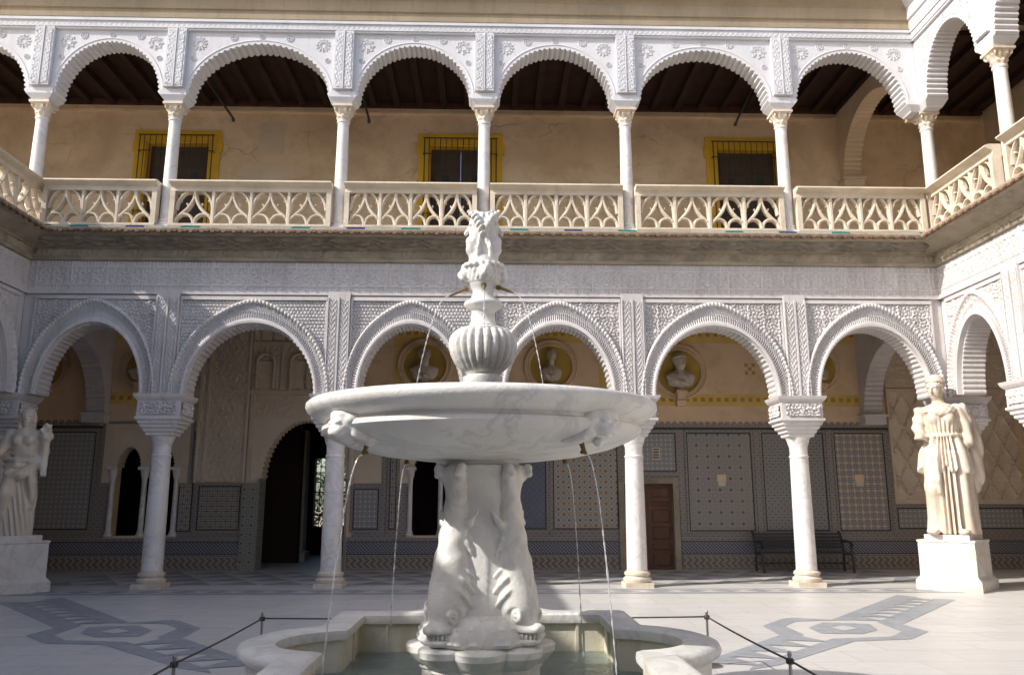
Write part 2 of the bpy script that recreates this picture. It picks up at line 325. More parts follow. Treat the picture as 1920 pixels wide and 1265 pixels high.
# glazed tile patterns (flat print on real panels); u,v in metres along the wall
CR, DK, GN, OC, BL, BR_ = (.58, .53, .46), (.05, .046, .058), (.12, .20, .165), (.40, .24, .11), (.10, .14, .33), (.28, .16, .09)
def tile(name, kind, s_=.28, axis='X', cols=(CR, DK, GN, OC), rough=.22):
    t = NT(name); o = t.xyz(); U = o[axis]; V = o['Z']
    u = t.M('DIVIDE', U, s_); v = t.M('DIVIDE', V, s_); c0, c1, c2, c3 = cols
    fu = t.M('SUBTRACT', t.M('FRACT', u), .5); fv = t.M('SUBTRACT', t.M('FRACT', v), .5)
    au, av = t.M('ABSOLUTE', fu), t.M('ABSOLUTE', fv)
    if kind == 'circles':
        r = t.M('SQRT', t.M('ADD', t.M('MULTIPLY', fu, fu), t.M('MULTIPLY', fv, fv)))
        pt = t.M('MULTIPLY', t.M('COSINE', t.M('MULTIPLY', t.M('ARCTAN2', fu, fv), 8)), .025)
        c = t.ramp(t.M('ADD', r, pt), [(0, c3), (.07, c0), (.13, c1), (.19, c2), (.25, c0), (.31, c1), (.38, c0), (.44, c2), (.52, c0), (.58, c1)], True)
    elif kind == 'stars':
        d = t.M('ADD', au, av); m = t.M('MAXIMUM', au, av); k = t.M('MINIMUM', t.M('MULTIPLY', d, .75), m)
        c = t.ramp(k, [(0, c1), (.09, c0), (.15, c2), (.22, c0), (.26, c1), (.33, c0), (.36, c3), (.42, c0)], True)
    elif kind == 'lozenge':
        d = t.M('ADD', au, av); c = t.ramp(d, [(0, c1), (.16, c0), (.28, c2), (.36, c0), (.46, c1), (.54, c0), (.66, c3), (.80, c0), (.86, c1)], True)
    elif kind == 'grid':
        m = t.M('MAXIMUM', au, av); k = t.M('MINIMUM', au, av)
        c = t.ramp(t.M('ADD', t.M('MULTIPLY', m, .7), t.M('MULTIPLY', k, .6)), [(0, c1), (.10, c0), (.17, c2), (.26, c0), (.33, c1), (.40, c0), (.5, c3)], True)
    elif kind == 'lattice':      # slanted rods
        w_ = t.M('FRACT', t.M('ADD', u, t.M('MULTIPLY', t.M('FLOOR', t.M('MULTIPLY', v, 2)), .5)))
        z = t.M('ABSOLUTE', t.M('SUBTRACT', t.M('FRACT', t.M('MULTIPLY', v, 2)), .5))
        q = t.M('ADD', t.M('ABSOLUTE', t.M('SUBTRACT', t.M('FRACT', t.M('ADD', w_, t.M('MULTIPLY', t.M('FRACT', t.M('MULTIPLY', v, 2)), .45))), .5)), t.M('MULTIPLY', z, .35))
        c = t.ramp(q, [(0, c0), (.20, c1), (.40, c2), (.50, c1)], True)
    elif kind == 'zigzag':
        q = t.M('FRACT', t.M('ADD', u, t.M('MULTIPLY', av, 1.2))); c = t.ramp(q, [(0, c0), (.28, c1), (.45, c3), (.62, c1), (.75, c0)], True)
    elif kind == 'knot':
        a = t.M('SINE', t.M('MULTIPLY', u, 6.2832)); b = t.M('SINE', t.M('MULTIPLY', v, 6.2832)); a2 = t.M('SINE', t.M('MULTIPLY', t.M('ADD', u, v), 12.566)); b2 = t.M('SINE', t.M('MULTIPLY', t.M('SUBTRACT', u, v), 12.566))
        q = t.M('ADD', t.M('MULTIPLY', a, b), t.M('MULTIPLY', t.M('MULTIPLY', a2, b2), .7)); c = t.ramp(t.M('ADD', t.M('MULTIPLY', q, .3), .5), [(0, c2), (.3, c0), (.4, c1), (.58, c0), (.66, c3), (.76, c1)], True)
    elif kind == 'band':
        q = t.M('FRACT', t.M('MULTIPLY', u, 1)); c = t.ramp(q, [(0, c1), (.35, c2), (.7, c1), (.85, c0)], True)
    n = t.noise(1.5, 5); c = t.mix(t.M('MULTIPLY', n, .40), c, (.33, .29, .24)); wnz = t.noise(14, 5, .7)
    c = t.mix(t.M('MULTIPLY', t.ramp(wnz, [(.55, (0, 0, 0)), (.75, (1, 1, 1))]), .55), c, (.30, .26, .20))
    t.bump(n, .004); return t.done(c, t.M('ADD', t.M('MULTIPLY', wnz, .4), rough), 0, .4)
T_ = {'circles': tile('tile_rosettes', 'circles', .27, cols=((.58, .53, .45), DK, (.17, .18, .22), OC)), 'grid': tile('tile_interlace', 'knot', .15, cols=(CR, DK, GN, BL)), 'stars': tile('tile_stars', 'stars', .17, cols=(CR, DK, BL, OC)),
      'lozenge': tile('tile_lozenges', 'lozenge', .26), 'blue': tile('tile_blue', 'knot', .16, cols=((.14, .17, .20), (.04, .05, .13), BL, GN)), 'knot': tile('tile_knots', 'knot', .24),
      'knotbold': tile('tile_black_knots', 'knot', .20, cols=(CR, DK, DK, CR)), 'lattice': tile('tile_rods', 'lattice', .085, cols=((.44, .42, .42), DK, BL, OC)),
      'zigzag': tile('tile_chevrons', 'zigzag', .155, cols=((.33, .29, .23), DK, GN, BR_)), 'border': tile('tile_border', 'knot', .15, cols=((.50, .45, .38), (.08, .075, .09), (.16, .20, .29), (.30, .19, .10))),
      'plain': tile('tile_dark_field', 'circles', .21, cols=((.52, .47, .38), (.06, .055, .06), GN, OC)), 'small': tile('tile_small_stars', 'stars', .115, cols=(CR, DK, GN, BL)), 'latticeY': tile('tile_rods_side', 'lattice', .085, 'Y', cols=((.44, .42, .42), DK, BL, OC)),
      'gridY': tile('tile_interlace_side', 'grid', .16, 'Y')}
# ================================================================ THE SETTING
YF, XW, TH, YB = 16.0, 9.3, .45, 20.1            # back arcade face, side arcade faces (+-), wall thickness, gallery back wall
ZS = 7.12                                          # upper gallery floor
FB = lambda s, d, z: (s, YF - d, z)
FR = lambda s, d, z: (XW - d, s, z)
FL = lambda s, d, z: (-XW + d, s, z)
FW = lambda s, d, z: (s, YB - d, z)               # gallery back wall
m = MB(); m.add([(-300, -300, -.05), (300, -300, -.05), (300, 300, -.05), (-300, 300, -.05)], [(0, 1, 2, 3)])
obj('ground', m, M_['eave'], kind='structure')
m = MB(); m.add([(-14, -9, 0), (14, -9, 0), (14, 26.5, 0), (-14, 26.5, 0)], [(0, 1, 2, 3)])
floor = obj('courtyard_floor', m, M_['floor'], kind='structure')
# ---- grey marble inlay, each strip and each triangle a slab of its own
def slab(name, poly, mat='grey_marble', z=.004):
    m = MB(); n = len(poly); a = sum(poly[i][0] * poly[(i + 1) % n][1] - poly[(i + 1) % n][0] * poly[i][1] for i in range(n))
    if a < 0: poly = poly[::-1]
    m.add([(x, y, z) for x, y in poly], [tuple(range(n))]); return obj(name, m, M_[mat], floor)
fp = lambda zx, zy: (lambda p: (p.x, p.y))(atZ(1280 + zx / 2.636, 785 + zy / 2.636, 0))
pieces = [('inlay_strip', [(1060, 868), (1110, 874), (1160, 880), (860, 992), (735, 992)]), ('inlay_strip', [(735, 992), (860, 992), (560, 1000), (500, 985), (540, 981)]),
          ('inlay_strip', [(500, 985), (560, 1000), (505, 1022), (395, 1022)]), ('inlay_strip', [(395, 1022), (505, 1022), (600, 1066), (480, 1068)]),
          ('inlay_strip', [(480, 1068), (600, 1066), (300, 1170), (165, 1200), (165, 1178)]),
          ('inlay_strip', [(1240, 888), (1350, 892), (1085, 1015), (960, 1003)]), ('inlay_strip', [(960, 1003), (1085, 1015), (1215, 1050), (1085, 1050)]),
          ('inlay_strip', [(1085, 1050), (1215, 1050), (1130, 1088), (1030, 1075)]), ('inlay_strip', [(1030, 1075), (1130, 1088), (850, 1098), (740, 1085)]),
          ('inlay_strip', [(740, 1085), (850, 1098), (480, 1215), (330, 1240), (345, 1222)]),
          ('inlay_hexagon', [(622, 1032), (690, 1005), (925, 1013), (965, 1042), (890, 1062), (690, 1060)])]
for nm, pl in pieces:
    q = [fp(*p) for p in pl]; slab(nm, q); slab(nm, [(-x - .1, y) for x, y in q])
q = [fp(*p) for p in [(735, 1033), (790, 1022), (865, 1036), (800, 1048)]]
slab('inlay_lozenge', q, 'floor', .008); slab('inlay_lozenge', [(-x - .1, y) for x, y in q], 'floor', .008)
def tri_run(a, b, wd, n):
    a, b = Vector(a), Vector(b); t = (b - a) / n; nr = Vector((-t.y, t.x)).normalized() * wd
    for i in range(n):
        o = a + t * i
        tr = [o - nr, o + t * .96 - nr, o + t * .48 + nr]; p = [(v.x, v.y) for v in tr]
        slab('inlay_triangle', p, z=.006); slab('inlay_triangle', [(-x - .1, y) for x, y in p], z=.006)
tri_run(fp(1205, 886), fp(905, 1001), .22, 8); tri_run(fp(665, 1080), fp(235, 1222), .25, 5)
# border along the arcade: two strips with a row of lozenges between, and the gallery floor pattern
for y0, y1 in ((15.02, 15.22), (15.72, 15.80)):
    for x0 in np.arange(-9.0, 9.0, 2.25): slab('inlay_strip', [(x0, y0), (x0 + 2.24, y0), (x0 + 2.24, y1), (x0, y1)])
for x0 in np.arange(-8.9, 8.9, .62): slab('inlay_lozenge', [(x0, 15.47), (x0 + .27, 15.28), (x0 + .54, 15.47), (x0 + .27, 15.66)])
for k, y0 in enumerate((16.75, 17.55, 18.35, 19.15)):
    for x0 in np.arange(-9.0, 9.0, .9): slab('inlay_triangle', [(x0 + .45 * (k % 2), y0), (x0 + .86 + .45 * (k % 2), y0), (x0 + .43 + .45 * (k % 2), y0 + .72)])
# ================================================================ relief fields for carved plaster
def sm(x, a=0., b=1.): q = np.clip((x - a) / (b - a), 0, 1); return q * q * (3 - 2 * q)
def hf_arab(S, Z):
    k = 2 * math.pi / .15; X = S + .022 * np.sin(k * Z * .8) ; Q = Z + .022 * np.sin(k * S * .8)
    a = np.sin(k * X) * np.sin(k * Q); b = np.sin(2.6 * k * (X + .4 * Q)) * np.sin(2.6 * k * (Q - .4 * X))
    r_ = np.sin(2 * math.pi * S / .62) * np.sin(2 * math.pi * Z / .62); return .026 * sm(np.abs(a), .16, .3) + .010 * sm(b, -.1, .3) + .014 * (np.abs(r_) < .16)
def hf_net(S, Z):
    k = math.pi / .07; return .03 * sm(np.abs(np.sin(k * (S + .5 * Z)) * np.sin(k * (S - .5 * Z)) * np.sin(k * Z)), .08, .3) * -1 + .03
def hf_fret(S, Z):
    k = 2 * math.pi / .12; a = np.sign(np.sin(k * S)) * np.sign(np.sin(k * Z)); b = np.sin(2 * k * S + 1.5 * np.sin(k * Z)) * np.sin(2 * k * Z)
    return .016 * sm(b, -.2, .2) + .006 * (a > 0)
def hf_fretf(S, Z):
    k = 2 * math.pi / .11; return .010 * sm(np.sin(2 * k * S + 1.2 * np.sin(k * Z)) * np.sin(1.5 * k * Z), -.2, .2) + .004 * (np.sin(k * S) * np.sin(k * Z) > 0)
def hf_kufic(S, Z):
    q = 2 * math.pi / .13; a = np.abs(np.sin(math.pi * S / .70)) < .05; v = (Z - 5.76) / .60
    lat = sm(np.sin(q * S + 1.6 * np.sin(q * Z)) * np.sin(q * Z * .9 + 1.2 * np.sin(q * S * .5)), -.12, .18); rows = (np.abs(v - .18) < .03) | (np.abs(v - .80) < .03)
    dots = sm(np.sin(2.0 * q * S) , .2, .5) * ((v > .80) | (v < .18))
    return np.where(rows | a, .026, np.where((v > .18) & (v < .80), .022 * lat, .014 * dots))
def hf_foliage(S, T):
    k = 2 * math.pi / .95; return .045 * sm(np.sin(2 * k * S + 2.2 * np.sin(k * S + 5 * T)) * np.sin(6.5 * T + 1.5 * np.cos(k * S)), -.1, .3) * (np.abs(T - .5) < .44)
def hf_scroll(S, Z):
    k = 2 * math.pi / .9; th = k * S; b = np.sin(3 * th + 6 * np.sin(th) * np.sin(7 * Z)) * np.sin(24 * Z + 2.5 * np.cos(th)); return .020 * sm(b, -.1, .35)
def relief(mb, fr, s0, s1, z0, z1, d, hf, step=.024, keep=None, skirt=True):
    ns, nz = max(2, int((s1 - s0) / step) + 1), max(2, int((z1 - z0) / step) + 1)
    S, Z = np.meshgrid(np.linspace(s0, s1, ns), np.linspace(z0, z1, nz), indexing='ij'); H = d + hf(S, Z)
    P = np.stack(fr(S, H, Z), -1)
    i, j = np.meshgrid(np.arange(ns - 1), np.arange(nz - 1), indexing='ij'); k = (i * nz + j).ravel()
    fc = np.stack([k, k + nz, k + nz + 1, k + 1], 1)
    if keep is not None:
        sc_, zc_ = (S[:-1, :-1] + S[1:, 1:]) / 2, (Z[:-1, :-1] + Z[1:, 1:]) / 2; fc = fc[keep(sc_, zc_).ravel()]
    mb.add(P.reshape(-1, 3).tolist(), fc.tolist())
    if skirt: mb.box(s0, s1, .0, d - .004, z0, z1, fr)
    return mb
# ================================================================ arcades
def arch_curve(scn, a, zs, rise, teeth, depth, per=4):
    n = teeth * per; out = []
    for i in range(n + 1):
        t = math.pi * i / n; q = depth * abs(math.sin(math.pi * i / per))
        out.append((scn - (a - q) * math.cos(t), zs + (rise - q) * math.sin(t)))
    return out
def arch_wall(fr, s0, s1, scn, a, zs, rise, zt, teeth, depth, th=TH):
    """wall slab with an arched opening: toothed edge, smooth backing ring, then vertical strips up to the top"""
    cur = arch_curve(scn, a, zs, rise, teeth, depth); n = len(cur); e = .012; m = MB(); f = []
    out = [(scn - (a + e) * math.cos(math.pi * i / (n - 1)), zs + (rise + e) * math.sin(math.pi * i / (n - 1))) for i in range(n)]
    rows = []
    for d in (0, -th): rows += [[fr(s, d, z) for s, z in cur], [fr(s, d, z) for s, z in out], [fr(s, d, zt) for s, z in out]]
    v = [q for r in rows for q in r]; k = len(v)
    v += [fr(s0, 0, zs), fr(s0, 0, zt), fr(s1, 0, zs), fr(s1, 0, zt), fr(s0, -th, zs), fr(s0, -th, zt), fr(s1, -th, zs), fr(s1, -th, zt)]
    for i in range(n - 1):
        for r in (0, 1): f += [(r * n + i, r * n + i + 1, (r + 1) * n + i + 1, (r + 1) * n + i), ((r + 3) * n + i + 1, (r + 3) * n + i, (r + 4) * n + i, (r + 4) * n + i + 1)]
        f += [(i + 1, i, 3 * n + i, 3 * n + i + 1), (2 * n + i, 2 * n + i + 1, 5 * n + i + 1, 5 * n + i)]
    f += [(k, n, 2 * n, k + 1), (2 * n - 1, k + 2, k + 3, 3 * n - 1), (4 * n, k + 4, k + 5, 5 * n), (k + 6, 5 * n - 1, 6 * n - 1, k + 7), (k, k + 1, k + 5, k + 4), (k + 2, k + 6, k + 7, k + 3), (k, k + 4, 4 * n, n), (k + 2, 2 * n - 1, 5 * n - 1, k + 6)]
    return m.add(v, f)
def archivolt(fr, scn, a, zs, rise, w, wt, nr=110):
    """moulded ring round a lower arch: smooth inner band, fluted hollow, rolled outer lip, slightly pointed crown"""
    U = [0, .02, .10, .20, .22, .30, .40, .50, .60, .70, .80, .82, .88, .94, .985, 1.0]
    H = [.0, .105, .115, .105, .085, .075, .07, .07, .075, .085, .10, .125, .14, .135, .11, .0]
    n = nr * 5; rows = []
    for i in range(n + 1):
        t = math.pi * i / n; bump = .10 * math.exp(-((t - math.pi / 2) / .30) ** 2); row = []
        for u, h in zip(U, H):
            if .21 < u < .81: h = h + .020 * math.sin(2 * math.pi * (nr * t / math.pi + 1.1 * math.sin(u * 5) * (1 if t < math.pi / 2 else -1)))
            if .80 <= u < 1: h = h + .010 * math.sin(2 * math.pi * nr * .7 * t / math.pi)
            row.append(fr(scn - (a + .004 + w * u) * math.cos(t), h, zs + (rise + .004 + wt * u) * math.sin(t) + bump * u))
        rows.append(row)
    return MB().grid(rows)
zcap, zl, rl = 3.66, 5.62, 1.42
def lower_wall(th_, fr, sup, rel, hi=True, piers=None, nd=9):
    """one arcade wall: arches, archivolts, carved spandrels, pilasters with fret strips, mouldings, frieze"""
    for i, (s0, s1) in enumerate(zip(sup[:-1], sup[1:])):
        s0, s1 = min(s0, s1), max(s0, s1); c = (s0 + s1) / 2; a = (s1 - s0) / 2 - .43
        obj('arch', arch_wall(fr, s0, s1, c, a, zcap, rl, 6.40, 42, .028), M_['stucco_low'], th_, 35)
        if i >= nd: continue
        obj('archivolt', archivolt(fr, c, a, zcap, rl, .30, .40, 90 if hi else 50), M_['stucco_low'], th_, 60)
        hf = rel[i % len(rel)]; aa, rr = a + .24, rl + .34
        obj('spandrel', relief(MB(), fr, s0 + .26, s1 - .26, zcap + .02, zl - .06, .012, hf, .0145,
            keep=lambda S, Z: ((S - c) / aa) ** 2 + ((np.maximum(Z - zcap, 0)) / rr) ** 2 > 1, skirt=False), M_['stucco_low'], th_, 60)
        m = MB(); m.box(s0 + .24, s1 - .24, 0, .07, zl - .05, zl + .02, fr); m.box(s0 + .235, s0 + .27, 0, .06, zcap, zl - .05, fr); m.box(s1 - .27, s1 - .235, 0, .06, zcap, zl - .05, fr)
        obj('moulding', m, M_['stucco_low'], th_)
    for s in (piers if piers is not None else sup[1:-1]):
        m = MB(); m.box(s - .225, s + .225, 0, .10, zcap, zl + .12, fr)
        for e in (-1, 1):
            relief(m, fr, s + e * .115 - .075, s + e * .115 + .075, zcap + .05, zl - .05, .103, hf_fret, .0145, skirt=False)
        m.box(s - .018, s + .018, .10, .135, zcap, zl, fr); m.box(s - .22, s - .20, .10, .13, zcap, zl, fr); m.box(s + .20, s + .22, .10, .13, zcap, zl, fr)
        obj('pilaster', m, M_['stucco_low'], th_, 40)
    s0, s1 = min(sup[0], sup[-1]), max(sup[0], sup[-1])
    m = MB(); relief(m, fr, s0, s1, zl + .14, 6.36, .03, hf_kufic, .019); m.box(s0, s1, 0, .075, zl + .06, zl + .14, fr)
    obj('frieze', m, M_['stucco_low'], th_, 50)
def sweep(prof, path):
    """cornice profile (projection d, z) swept round a path of corner points with mitre directions"""
    return MB().grid([[(p[0] + n[0] * d, p[1] + n[1] * d, z) for d, z in prof] for p, n in path])
LX = [-9.52, -6.42, -3.03, -.12, 2.88, 6.20, 9.52]
lw = empty('lower_arcade_wall', (0, YF, 0), 'carved plaster wall of six round arches under the long cornice', 'arcade wall')
lower_wall(lw, FB, [-9.3] + LX[1:-1] + [9.3], [hf_arab, hf_net, hf_net, hf_arab, hf_arab, hf_arab])
RY = [16.22, 13.62, 11.0, 8.4, 5.8, 3.2, .6, -2.0, -4.6]
rw = empty('side_lower_arcade_wall', (XW, 12, 0), 'sunlit side wall of carved arches beside the helmeted statue', 'arcade wall')
lower_wall(rw, FR, [15.99] + RY[1:], [hf_arab, hf_arab], piers=RY[1:4], nd=3)
lf = empty('shaded_lower_arcade_wall', (-XW, 12, 0), 'shaded side wall of arches beside the statue holding flowers', 'arcade wall')
lower_wall(lf, FL, [15.99] + RY[1:], [hf_arab, hf_arab], piers=RY[1:4], hi=False, nd=3)
# ---- cornices (one continuous mitred moulding on each side)
PC = [(.0, 6.36), (.10, 6.37), (.12, 6.42), (.12, 6.58), (.17, 6.59), (.17, 6.62), (.20, 6.63), (.47, 6.78), (.50, 6.782)]
PE = [(.50, 6.775), (.56, 6.79), (.57, 6.82), (.62, 6.83), (.63, 6.87), (.61, 6.90), (.0, 7.12)]
cornx = XW
cw = empty('cornice', (0, YF, 6.36), 'weathered brown stone cornice running above the lower arches', 'cornice')
for nm, pr, mt in (('cornice_moulding', PC, 'cornice'), ('rope_edge', PE, 'cornice')):
    obj(nm, sweep(pr, [((-cornx, YF), (1, -1)), ((cornx, YF), (-1, -1))]), M_[mt], cw, 40)
m = MB(); relief(m, FB, -9.15, 9.15, 6.435, 6.585, .126, hf_scroll, .03); obj('carved_band', m, M_['cornice'], cw, 50)
m = MB(); relief(m, lambda s, d, t_: (s, YF - (.21 + .24 * t_ + .5 * d), 6.632 + .135 * t_ - .9 * d), -8.95, 8.95, 0, 1, .004, hf_foliage, .055, skirt=False); obj('carved_hollow', m, M_['cornice_dark'], cw, 50)
m = MB()
for i, s in enumerate(np.arange(-8.66, 8.66, .105)):
    o = .04 * (i % 2); m.box(s, s + .075, .56, .635, 6.79 + o * .5, 6.83 + o * .5, FB)
obj('dentil_row', m, M_['brickedge'], cw, kind='stuff')
cr = empty('side_cornice', (XW, 12, 6.36), 'stone cornice above the sunlit side arches', 'cornice')
cl = empty('shaded_cornice', (-XW, 12, 6.36), 'stone cornice under the terrace railing, above the shaded side arches', 'cornice')
for e_, sg, fr in ((cr, 1, FR), (cl, -1, FL)):
    for nm, pr in (('cornice_moulding', PC), ('rope_edge', PE)):
        obj(nm, sweep(pr, [((sg * cornx, YF), (-sg, -1)), ((sg * cornx, -4.6), (-sg, 0))]), M_['cornice'], e_, 40)
    m = MB(); relief(m, fr, 7, 15.86, 6.435, 6.585, .126, hf_scroll, .035); obj('carved_band', m, M_['cornice'], e_, 50)
    m = MB()
    for i, s in enumerate(np.arange(6, 15.3, .105)): m.box(s, s + .075, .56, .635, 6.79 + .02 * (i % 2), 6.83 + .02 * (i % 2), fr)
    obj('dentil_row', m, M_['brickedge'], e_, kind='stuff')
# glazed tile edge on top of the cornice
for i, s in enumerate(np.arange(-8.6, 8.55, .36)):
    mt = ['glaze_white', 'glaze_teal', 'glaze_white', 'balus', 'glaze_white', 'glaze_teal', 'balus', 'glaze_blue'][(i * 5 + (i // 3) * 3) % 8]
    m = MB(); m.loft([[FB(q, .622, 6.885), FB(q, .632, 6.915), FB(q, .40, 7.0), FB(q, .40, 6.96)] for q in (s, s + .35)]); obj('edge_tile', m, M_[mt], cw)
# ================================================================ floors, ceilings, outer shells of the galleries
def shell(name, boxes, mat, label, cat='wall'):
    m = MB()
    for b in boxes: m.box(*b)
    c = (sum(b[0] + b[1] for b in boxes) / 2 / len(boxes), boxes[0][2], 0); o = obj(name, m, M_[mat], org=c); tag(o, label, cat); return o
def ceiling(name, fr, s0, s1, d0, d1, z, mat, along, label, joists=True):
    e = empty(name, fr((s0 + s1) / 2, 0, z), label, 'ceiling'); m = MB(); m.box(s0, s1, d0, d1, z, z + .12, fr); obj('ceiling_boards', m, M_[mat], e)
    if joists:
        for s in np.arange(s0 + .3, s1 - .2, .62): m = MB(); m.box(s, s + .15, d0 + .02, d1 - .02, z - .16, z - .001, fr); obj('joist', m, M_[mat], e)
    return e
FLOORZ = 6.62
m = MB(); m.box(-13.6, 13.6, YF + .02, YB + .3, FLOORZ, ZS); tag(obj('upper_gallery_floor', m, M_['balus']), kind='structure')
m = MB(); m.box(XW + .02, 13.6, -4.6, YF + .01, FLOORZ, ZS); tag(obj('side_gallery_floor', m, M_['eave']), kind='structure')
m = MB(); m.box(-13.6, -XW - .02, -4.6, YF + .01, FLOORZ, ZS); tag(obj('terrace_floor', m, M_['balus']), kind='structure')
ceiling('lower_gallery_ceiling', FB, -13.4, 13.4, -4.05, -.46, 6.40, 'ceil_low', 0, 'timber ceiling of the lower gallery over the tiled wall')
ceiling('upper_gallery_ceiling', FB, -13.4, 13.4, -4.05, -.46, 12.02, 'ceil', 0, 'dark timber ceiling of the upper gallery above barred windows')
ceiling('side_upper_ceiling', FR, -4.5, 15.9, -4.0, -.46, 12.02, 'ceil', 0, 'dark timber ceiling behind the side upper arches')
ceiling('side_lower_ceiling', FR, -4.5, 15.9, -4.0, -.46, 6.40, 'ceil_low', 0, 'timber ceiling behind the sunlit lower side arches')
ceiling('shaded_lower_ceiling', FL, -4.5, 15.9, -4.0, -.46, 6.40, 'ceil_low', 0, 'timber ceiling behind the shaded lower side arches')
shell('roof_slab', [(-13.8, 13.8, YF + .05, YB + .6, 12.16, 12.9), (XW + .05, 13.8, -4.6, YF + .05, 12.161, 12.9)], 'eave', 'flat ochre roof body above the upper arches', 'roof')
shell('end_wall_sun_block', [(-13.9, -13.4, -4.6, 26, 0, 6.6), (-13.9, -13.4, YF + .1, 20.6, 6.601, 12.9)], 'upwall', 'plain end wall behind the flower statue, its unseen upper part added to block sun')  # upper box is an unseen wall added to keep sun from the gallery
shell('far_end_wall', [(13.4, 13.9, -4.6, 26, 0, 12.9)], 'stucco_in', 'plaster wall of the side gallery behind the helmeted statue')
# ================================================================ upper arcades
zi, zu, ru = 10.06, 11.50, 1.22
def rosette_mesh(rad, pts, big):
    m = MB(); n = pts * 2
    if big:
        for k in range(pts):
            a = 2 * math.pi * k / pts
            for r0, r1, w_ in ((.30, .98, .07), ):
                p0, p1 = (r0 * rad * math.cos(a), r0 * rad * math.sin(a)), (r1 * rad * math.cos(a), r1 * rad * math.sin(a))
                m.strip2d([p0, p1], .10 * rad, 0, .014, lambda s, d, z: (s, -d, z))
            b = a + math.pi / pts; a2 = a + 2 * math.pi / pts
            for rr, ro in ((.98, .70), (.62, .42)):
                m.strip2d([(rr * rad * math.cos(a), rr * rad * math.sin(a)), (ro * rad * math.cos(b), ro * rad * math.sin(b)), (rr * rad * math.cos(a2), rr * rad * math.sin(a2))], .09 * rad, 0, .013, lambda s, d, z: (s, -d, z))
    else:
        for rr in (.9, .45):
            m.strip2d([(rr * rad * math.cos(2 * math.pi * i / 16), rr * rad * math.sin(2 * math.pi * i / 16)) for i in range(17)], .16 * rad, 0, .013, lambda s, d, z: (s, -d, z))
        for k in range(6):
            a = math.pi * k / 3; m.strip2d([(.2 * rad * math.cos(a), .2 * rad * math.sin(a)), (.85 * rad * math.cos(a), .85 * rad * math.sin(a))], .12 * rad, 0, .012, lambda s, d, z: (s, -d, z))
    return m.mesh('rosette')
ROS = [rosette_mesh(.17, 8, True), rosette_mesh(.085, 8, False), rosette_mesh(.06, 6, False), rosette_mesh(.16, 12, True)]
for q in ROS: q.materials.append(M_['stucco'])
def upper_wall(th_, fr, sup, rz, sides=(), first=None):
    for i, (s0, s1) in enumerate(zip(sup[:-1], sup[1:])):
        s0, s1 = min(s0, s1), max(s0, s1); c = (s0 + s1) / 2; a = (s1 - s0) / 2 - .285
        obj('arch', arch_wall(fr, s0, s1, c, a, zi, ru, 11.95, 34, .045), M_['stucco'], th_, 25)
        k = 0 if i % 2 else 3; cc = (s1 - s0) / 2
        m = MB(); m.strip2d([(c - (a + .055) * math.cos(math.pi * j / 40), zi + (ru + .055) * math.sin(math.pi * j / 40)) for j in range(41)], .03, 0, .012, fr); obj('arch_edging', m, M_['stucco'], th_)
        for sx, z, q in ((-cc + .47, 11.24, k), (cc - .47, 11.24, k), (-.60, 11.39, 1), (.60, 11.39, 1), (0, 11.41, 2), (-cc + .36, 10.88, 2), (cc - .36, 10.88, 2)):
            o = bpy.data.objects.new('rosette', ROS[q]); COL.objects.link(o); o.parent = th_; o.location = Vector(fr(c + sx, 0.0, z)) - worg(th_); o.rotation_euler.z = rz
    for s in sup:
        w_ = .285
        m = MB(); m.loft([[fr(s + a * r, -TH / 2 + b * q, z) for a, b in ((-1, -1), (1, -1), (1, 1), (-1, 1))] for r, q, z in ((.17, .17, 9.90), (.18, .19, 9.93), (.28, TH / 2 + .022, 10.04), (.28, TH / 2 + .022, zi + .10))])
        obj('impost', m, M_['stucco'], th_)
    for s in sup[(1 if first is None else first):-1] + (list(sides)):
        m = MB(); m.box(s - .20, s + .20, 0, .085, 10.20, 11.55, fr)
        for e in (-1, 1): relief(m, fr, s + e * .095 - .07, s + e * .095 + .07, 10.24, 11.50, .088, hf_fretf, .016, skirt=False)
        m.box(s - .013, s + .013, .085, .11, 10.20, 11.55, fr); obj('pilaster', m, M_['stucco'], th_, 40)
    m = MB(); s0, s1 = min(sup[0], sup[-1]), max(sup[0], sup[-1])
    m.box(s0, s1, 0, .06, zu + .02, zu + .06, fr); relief(m, fr, s0, s1, zu + .06, 11.70, .075, hf_fretf, .022); m.box(s0, s1, 0, .11, 11.70, 11.77, fr); obj('frieze', m, M_['stucco'], th_, 50)
UX = [-12.6, -9.52, -6.73, -3.16, -.146, 2.9, 6.30, 9.52]
uw = empty('upper_arcade_wall', (0, YF, 10), 'white plaster upper arcade with rosettes and scalloped arches above cream railings', 'arcade wall')
upper_wall(uw, FB, [-12.6, -9.52] + UX[2:-1] + [9.3], 0)
ur = empty('side_upper_arcade_wall', (XW, 12, 10), 'sunlit white upper arcade turning the corner above the helmeted statue', 'arcade wall')
upper_wall(ur, FR, [15.99] + RY[1:], -math.pi / 2, first=1)
m = MB()   # corner pier joining the two upper arcades
m.loft([[(9.52 + a * r, 16.22 + b * r, z) for a, b in ((-1, -1), (1, -1), (1, 1), (-1, 1))] for r, z in ((.17, 9.90), (.19, 9.93), (.26, 10.04), (.26, 10.2))]); obj('corner_impost', m, M_['stucco'], uw)
